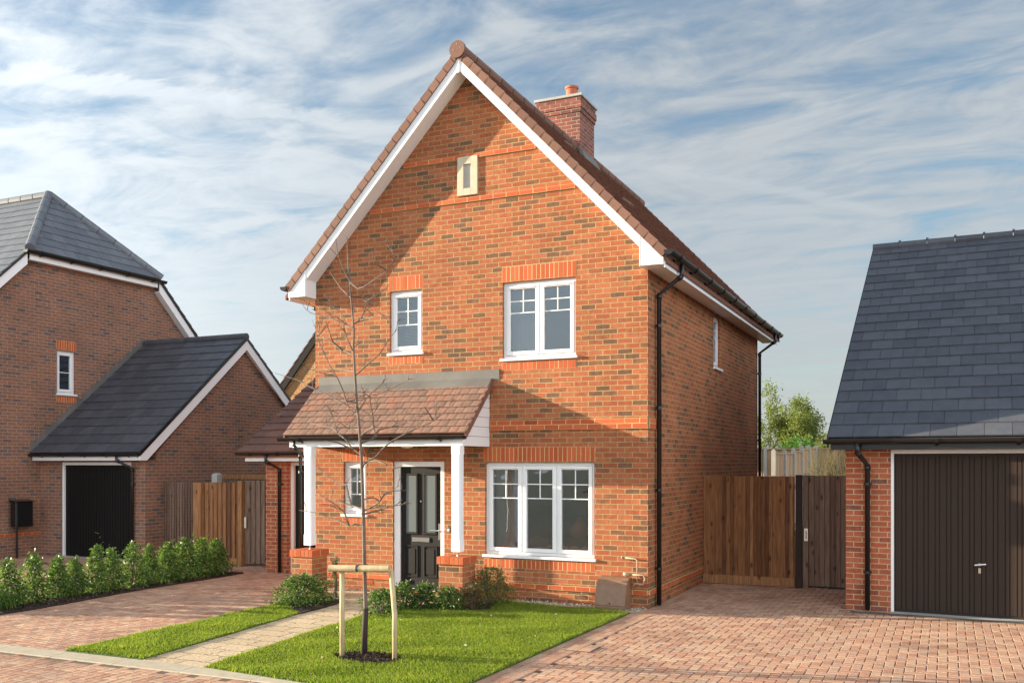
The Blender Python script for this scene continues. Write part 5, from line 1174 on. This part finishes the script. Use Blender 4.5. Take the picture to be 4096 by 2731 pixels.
# block paving, laid herringbone, one chamfered block at a time
def blocks(name, keep, x0, x1, y0, y1, label, z=0.0, rot=0.0, pivot=(0, 0)):
    g = .1; gap = .0035; ch = .007; out = []
    i0, i1, j0, j1 = int(x0 / g) - 2, int(x1 / g) + 2, int(y0 / g) - 2, int(y1 / g) + 2
    I, J = np.meshgrid(np.arange(i0, i1), np.arange(j0, j1), indexing='ij'); I = I.ravel(); J = J.ravel(); c4 = (I - J) % 4
    Hm = c4 == 0; Vm = c4 == 3
    X = np.concatenate([I[Hm] * g, I[Vm] * g]); Y = np.concatenate([J[Hm] * g, J[Vm] * g])
    Wd = np.concatenate([np.full(Hm.sum(), 2 * g), np.full(Vm.sum(), g)]); Dp = np.concatenate([np.full(Hm.sum(), g), np.full(Vm.sum(), 2 * g)])
    C = np.stack([X + Wd / 2, Y + Dp / 2], 1)
    k = keep(C); X, Y, Wd, Dp, C = X[k], Y[k], Wd[k], Dp[k], C[k]; N = len(X)
    zj = z + nr.normal(scale=.0006, size=N); tx = nr.normal(scale=.004, size=N); ty = nr.normal(scale=.004, size=N)
    def quad(ins, dz):
        px = np.stack([X + gap + ins, X + Wd - gap - ins, X + Wd - gap - ins, X + gap + ins], 1); py = np.stack([Y + gap + ins, Y + gap + ins, Y + Dp - gap - ins, Y + Dp - gap - ins], 1)
        pz = zj[:, None] + dz + tx[:, None] * (px - C[:, :1]) + ty[:, None] * (py - C[:, 1:]); return np.stack([px, py, pz], 2)
    V = np.concatenate([quad(0, -.03), quad(0, -.005), quad(ch, 0)], 1)     # N,12,3
    F = np.array([(8, 9, 10, 11)] + [(4 + a, 4 + (a + 1) % 4, 8 + (a + 1) % 4, 8 + a) for a in range(4)] + [(a, (a + 1) % 4, 4 + (a + 1) % 4, 4 + a) for a in range(4)])
    idx = (np.arange(N)[:, None, None] * 12 + F[None]).reshape(-1)
    me = bpy.data.meshes.new(name); me.vertices.add(N * 12); me.loops.add(len(idx)); me.polygons.add(N * 9)
    me.vertices.foreach_set('co', V.reshape(-1).astype(np.float32)); me.loops.foreach_set('vertex_index', idx.astype(np.int32)); me.polygons.foreach_set('loop_start', np.arange(0, N * 36, 4, dtype=np.int32)); me.polygons.foreach_set('loop_total', np.full(N * 9, 4, dtype=np.int32))
    me.update(calc_edges=True); me.validate(); me.shade_flat()
    o = link(name, me, None, M['paving']); kind(o, 'structure', label); return o
kerb_y = lambda x: -5.645 + .022 * x if False else -5.70 + .014 * (x + 3)
HOUSE = [(-5.8, 0), (0, 0), (0, 8.6), (-5.8, 8.6)]
def vis(C, m=1.2):   # near the view wedge, so that no blocks are spent far outside it
    dx = C[:, 0] - CAM.x; dy = C[:, 1] - CAM.y; dep = dx * vdir.x + dy * vdir.y; lat = dx * rdir.x + dy * rdir.y
    return (dep > 5) & (np.abs(lat) < dep * .56 + m)
def keep_drive(C):
    k = vis(C) & (C[:, 1] > kerb_y(C[:, 0]) + .05) & (C[:, 0] < -4.95) & (C[:, 1] < 2.6)
    k &= ~((C[:, 0] > -5.8) & (C[:, 1] > -.0)); k &= ~((C[:, 0] > -8.0) & (C[:, 1] > 1.6)); k &= ~((C[:, 0] < -11.7) & (C[:, 1] > 1.98)); k &= C[:, 0] > -14.9
    return k
blocks('driveway', keep_drive, -15, -4.9, -6, 2.7, 'herringbone block paved drive to the left of the house')
def keep_right(C):
    k = vis(C) & (C[:, 0] > .1) & (C[:, 1] < 3.5) & (C[:, 1] > -9.5) & (C[:, 0] < 9)
    dxl = (C[:, 0] - 2.57) * math.cos(R(2.4)) - (C[:, 1] - 1.22) * math.sin(R(2.4)); dyl = (C[:, 0] - 2.57) * math.sin(R(2.4)) + (C[:, 1] - 1.22) * math.cos(R(2.4))
    return k & ~((dxl > 0.02) & (dyl > -.04))
blocks('driveway', keep_right, .1, 9, -9.5, 3.5, 'herringbone block paved drive to the right of the house')
def keep_road(C): return vis(C) & (C[:, 1] < kerb_y(C[:, 0]) - .24) & (C[:, 0] < .15) & (C[:, 1] > -9.5)
blocks('road', keep_road, -13, .2, -9.5, -5.4, 'herringbone block paved road in front of the kerb', z=-.004)
# stretcher edging along lawn and wall
mb = MB()
y_ = -5.95; r_ = random.Random(3)
while y_ < 3.25:
    xl = -.21 + .1 * (y_ + 5.9) / 5.4 if y_ < -.5 else max(-.11 + (y_ + .5) * .36, -.11)
    xl = min(xl, .008 if y_ > -.2 else xl); w_ = .1 
    yl = y_ + .2
    xl2 = -.21 + .1 * (yl + 5.9) / 5.4 if yl < -.5 else min(-.11 + (yl + .5) * .36, .008)
    for q in range(3 if xl < -.04 else 2):
        o_ = q * .102; z_ = .004 + r_.uniform(-.001, .001)
        mb.hexa([(xl + o_ + .003, y_ + .003, -.03), (xl + o_ + w_ - .003, y_ + .003, -.03), (xl2 + o_ + w_ - .003, yl - .003, -.03), (xl2 + o_ + .003, yl - .003, -.03), (xl + o_ + .003, y_ + .003, z_), (xl + o_ + w_ - .003, y_ + .003, z_), (xl2 + o_ + w_ - .003, yl - .003, z_), (xl2 + o_ + .003, yl - .003, z_)])
    y_ += .2
kind(build(mb, 'edging', M['paving'], fix=False), 'structure', 'row of block edging along the lawn and side wall')
mb = MB(); x_ = -13.0
while x_ < -.25:
    l_ = .9; a, b_ = kerb_y(x_), kerb_y(x_ + l_)
    mb.hexa([(x_ + .004, a - .2, -.05), (x_ + l_ - .004, b_ - .2, -.05), (x_ + l_ - .004, b_ + .05, -.05), (x_ + .004, a + .05, -.05), (x_ + .004, a - .19, .004), (x_ + l_ - .004, b_ - .19, .004), (x_ + l_ - .004, b_ + .05, .014), (x_ + .004, a + .05, .014)]); x_ += l_
kind(build(mb, 'kerb', M['kerb'], fix=False), 'structure', 'flush pale concrete kerb between the road and the front gardens')
cv = thing('manhole_cover', 'small square paved inspection cover in the drive edging beside the lawn', 'manhole cover', (.16, -3.08, 0))
mb = MB(); mb.bx(.0, .32, -3.26, -2.92, -.02, .009); build(mb, 'frame', M['joint'], cv)
mb = MB(); mb.bx(.015, .155, -3.245, -2.935, -.02, .0125); mb.bx(.165, .305, -3.245, -3.095, -.02, .0125); mb.bx(.165, .305, -3.085, -2.935, -.02, .0125); build(mb, 'lid', M['paving'], cv)
# concrete pads at the garage doors
mb = MB(); mb.hexa([g3w(.6, -.18, -.03), g3w(2.85, -.18, -.03), g3w(2.85, .33, -.03), g3w(.6, .33, -.03), g3w(.6, -.18, .006), g3w(2.85, -.18, .006), g3w(2.85, .33, .012), g3w(.6, .33, .012)]); kind(build(mb, 'threshold', M['concrete']), 'structure', 'concrete threshold under the right garage door')
slab('threshold', [(-14.3, 1.85), (-12.0, 1.85), (-12.0, 2.25), (-14.3, 2.25)], -.03, .008, M['concrete'], label='concrete threshold under the left garage door')

# ================================================================== LIGHT
SUN_AZ = math.atan2(-3.95, -1.0)      # direction towards the sun, measured from +Y towards +X
EL = R(9.3)
sx, sy, sz = math.sin(SUN_AZ) * math.cos(EL), math.cos(SUN_AZ) * math.cos(EL), math.sin(EL)
sun = bpy.data.lights.new('sun', 'SUN'); sun.energy = 5.0; sun.angle = R(.5); sun.color = (1, .86, .64)
so = bpy.data.objects.new('sun', sun); COL.objects.link(so); so.rotation_euler = Vector((sx, sy, sz)).to_track_quat('Z', 'Y').to_euler(); so.location = (-20, -12, 12)
w = bpy.data.worlds.new('World'); sc.world = w; w.use_nodes = True; nt = w.node_tree; bg = nt.nodes['Background']
sky = nd(nt, 'ShaderNodeTexSky'); sky.sky_type = 'NISHITA'; sky.sun_disc = False; sky.sun_elevation = EL; sky.sun_rotation = SUN_AZ; sky.altitude = 50; sky.air_density = 1.0; sky.dust_density = .6; sky.ozone_density = 2.0
tc = nd(nt, 'ShaderNodeTexCoord'); sep = nd(nt, 'ShaderNodeSeparateXYZ'); nt.links.new(tc.outputs['Generated'], sep.inputs[0])
zc = mth(nt, 'MAXIMUM', sep.outputs[2], .03)
zc = mth(nt, 'ADD', zc, .06)
U = mth(nt, 'DIVIDE', sep.outputs[0], zc); V = mth(nt, 'DIVIDE', sep.outputs[1], zc)
cb = nd(nt, 'ShaderNodeCombineXYZ'); nt.links.new(U, cb.inputs[0]); nt.links.new(V, cb.inputs[1])
def cloud_noise(rot, scale, sx_, sy_, off, detail, rough, dist):
    mp = nd(nt, 'ShaderNodeMapping'); mp.inputs['Rotation'].default_value = (0, 0, R(rot)); mp.inputs['Scale'].default_value = (sx_, sy_, 1); mp.inputs['Location'].default_value = (*off, 0)
    nt.links.new(cb.outputs[0], mp.inputs[0]); return noise(nt, mp.outputs[0], scale, detail, rough, dist)
big = cloud_noise(20, .5, 1.0, 1.2, (3.1, 1.7), 3, .5, .4)
clump = cloud_noise(60, 2.3, .9, 1.35, (1.3, .2), 6, .58, 1.2)
wisp = cloud_noise(62, 1.3, .75, 1.7, (0.4, 5.2), 9, .6, 1.1)
fine = cloud_noise(40, 5.0, .8, 1.7, (2.0, 1.0), 7, .62, .5)
dens = mth(nt, 'ADD', mth(nt, 'ADD', mth(nt, 'MULTIPLY', big, .55), mth(nt, 'MULTIPLY', clump, .75)), mth(nt, 'ADD', mth(nt, 'MULTIPLY', wisp, .6), mth(nt, 'MULTIPLY', fine, .3)))
dens = mth(nt, 'ADD', dens, mth(nt, 'MULTIPLY', mth(nt, 'SUBTRACT', .35, sep.outputs[2]), .35))
cr = ramp(nt, [(.72, (0, 0, 0)), (.92, (.38, .38, .38)), (1.0, (.6, .6, .6)), (1.15, (1, 1, 1))])
mr = nd(nt, 'ShaderNodeMapRange'); mr.interpolation_type = 'SMOOTHSTEP'; mr.inputs['From Min'].default_value = .77; mr.inputs['From Max'].default_value = 1.2; nt.links.new(dens, mr.inputs[0])
mask = mr.outputs[0]
def trail(p, q, wid, s0, s1, strength):
    """a contrail: a straight band in the cloud layer, given by two sky points seen from the ground"""
    def uv(px, py):
        a = (px - 2048) / FPX; b_ = -(py - HZ) / FPX; d = (vdir + rdir * a + Vector((0, 0, b_))).normalized(); return (d.x / (d.z + .06), d.y / (d.z + .06))
    A = uv(*p); B = uv(*q); L = math.hypot(B[0] - A[0], B[1] - A[1]); tx, ty = (B[0] - A[0]) / L, (B[1] - A[1]) / L
    s = mth(nt, 'ADD', mth(nt, 'MULTIPLY', U, tx), mth(nt, 'ADD', mth(nt, 'MULTIPLY', V, ty), -(A[0] * tx + A[1] * ty)))
    dd = mth(nt, 'ADD', mth(nt, 'MULTIPLY', U, -ty), mth(nt, 'ADD', mth(nt, 'MULTIPLY', V, tx), (A[0] * ty - A[1] * tx)))
    wob = mth(nt, 'MULTIPLY', mth(nt, 'SUBTRACT', fine, .5), wid * 3.4); dd = mth(nt, 'ABSOLUTE', mth(nt, 'ADD', dd, wob))
    m1 = nd(nt, 'ShaderNodeMapRange'); m1.interpolation_type = 'SMOOTHSTEP'; m1.inputs['From Min'].default_value = wid; m1.inputs['From Max'].default_value = wid * .15; nt.links.new(dd, m1.inputs[0])
    m2 = nd(nt, 'ShaderNodeMapRange'); m2.interpolation_type = 'SMOOTHSTEP'; m2.inputs['From Min'].default_value = s1 * L; m2.inputs['From Max'].default_value = s0 * L; nt.links.new(s, m2.inputs[0])
    m3 = nd(nt, 'ShaderNodeMapRange'); m3.interpolation_type = 'SMOOTHSTEP'; m3.inputs['From Min'].default_value = -.8 * L; m3.inputs['From Max'].default_value = -.1 * L; nt.links.new(s, m3.inputs[0])
    return mth(nt, 'MULTIPLY', mth(nt, 'MULTIPLY', m1.outputs[0], mth(nt, 'MULTIPLY', m2.outputs[0], m3.outputs[0])), mth(nt, 'MULTIPLY', mth(nt, 'ADD', fine, .35), strength))
t1 = trail((0, 280), (1050, 430), .075, 1.0, 1.75, .7)
t2 = trail((2800, 700), (3450, 830), .06, .9, 1.5, .4)
mask = mth(nt, 'MINIMUM', mth(nt, 'ADD', mask, mth(nt, 'ADD', t1, t2)), 1.0)
CLOUD = (4.2, 4.4, 4.5); SKYMUL = (.8, .81, .79)
dt = nd(nt, 'ShaderNodeVectorMath', operation='DOT_PRODUCT'); nt.links.new(tc.outputs['Generated'], dt.inputs[0]); dt.inputs[1].default_value = (sx, sy, sz)
glow = mth(nt, 'MULTIPLY_ADD', mth(nt, 'POWER', mth(nt, 'MAXIMUM', dt.outputs['Value'], 0), 2), 1.0, .5)
d2 = nd(nt, 'ShaderNodeVectorMath', operation='DOT_PRODUCT'); nt.links.new(tc.outputs['Generated'], d2.inputs[0]); d2.inputs[1].default_value = (.82, -.48, .3)
glow = mth(nt, 'ADD', glow, mth(nt, 'MULTIPLY', mth(nt, 'POWER', mth(nt, 'MAXIMUM', d2.outputs['Value'], 0), 1.5), 2.5))  # unseen bright cloud bank, added to fill the shaded right-facing walls
glow = mth(nt, 'ADD', glow, mth(nt, 'MULTIPLY', mth(nt, 'ADD', t1, t2), .1))
cv2 = nd(nt, 'ShaderNodeVectorMath', operation='SCALE'); shade_ = ramp(nt, [(.36, (3.0, 3.3, 3.6)), (.6, CLOUD)]); nt.links.new(mth(nt, 'ADD', mth(nt, 'MULTIPLY', clump, .75), mth(nt, 'MULTIPLY', fine, .25)), shade_.inputs[0]); fz = nd(nt, 'ShaderNodeMapRange'); fz.interpolation_type = 'SMOOTHSTEP'; fz.inputs['From Min'].default_value = .12; fz.inputs['From Max'].default_value = .36; nt.links.new(sep.outputs[2], fz.inputs[0])
nt.links.new(mixc(nt, mth(nt, 'MULTIPLY_ADD', fz.outputs[0], .75, .15), (3.7, 3.95, 4.15), shade_.outputs[0]), cv2.inputs[0]); nt.links.new(glow, cv2.inputs['Scale'])
hz_ = nd(nt, 'ShaderNodeMapRange'); hz_.interpolation_type = 'SMOOTHSTEP'; hz_.inputs['From Min'].default_value = .3; hz_.inputs['From Max'].default_value = .0; hz_.inputs['To Max'].default_value = .92; nt.links.new(sep.outputs[2], hz_.inputs[0])
mask = mth(nt, 'MAXIMUM', mask, hz_.outputs[0])
cloudc = mixc(nt, .06, cv2.outputs[0], sky.outputs[0], 'MIX')
skyc = mixc(nt, 1, sky.outputs[0], SKYMUL, 'MULTIPLY')
final = mixc(nt, mth(nt, 'MULTIPLY', mask, .92), skyc, cloudc)
nt.links.new(final, bg.inputs[0]); bg.inputs[1].default_value = .1
sc.view_settings.view_transform = 'Standard'; sc.view_settings.look = 'None'; sc.view_settings.gamma = 1; sc.view_settings.exposure = 1.53
cam = bpy.data.cameras.new('camera'); co = bpy.data.objects.new('camera', cam); COL.objects.link(co); sc.camera = co
co.location = CAM; co.rotation_euler = (R(90), 0, YAW); cam.sensor_width = 36; cam.lens = FPX / 4096 * 36; cam.shift_y = (HZ - 2731 / 2) / 4096; cam.clip_end = 2000; cam.clip_start = .1
sc.cycles.max_bounces = 8; sc.cycles.transparent_max_bounces = 12
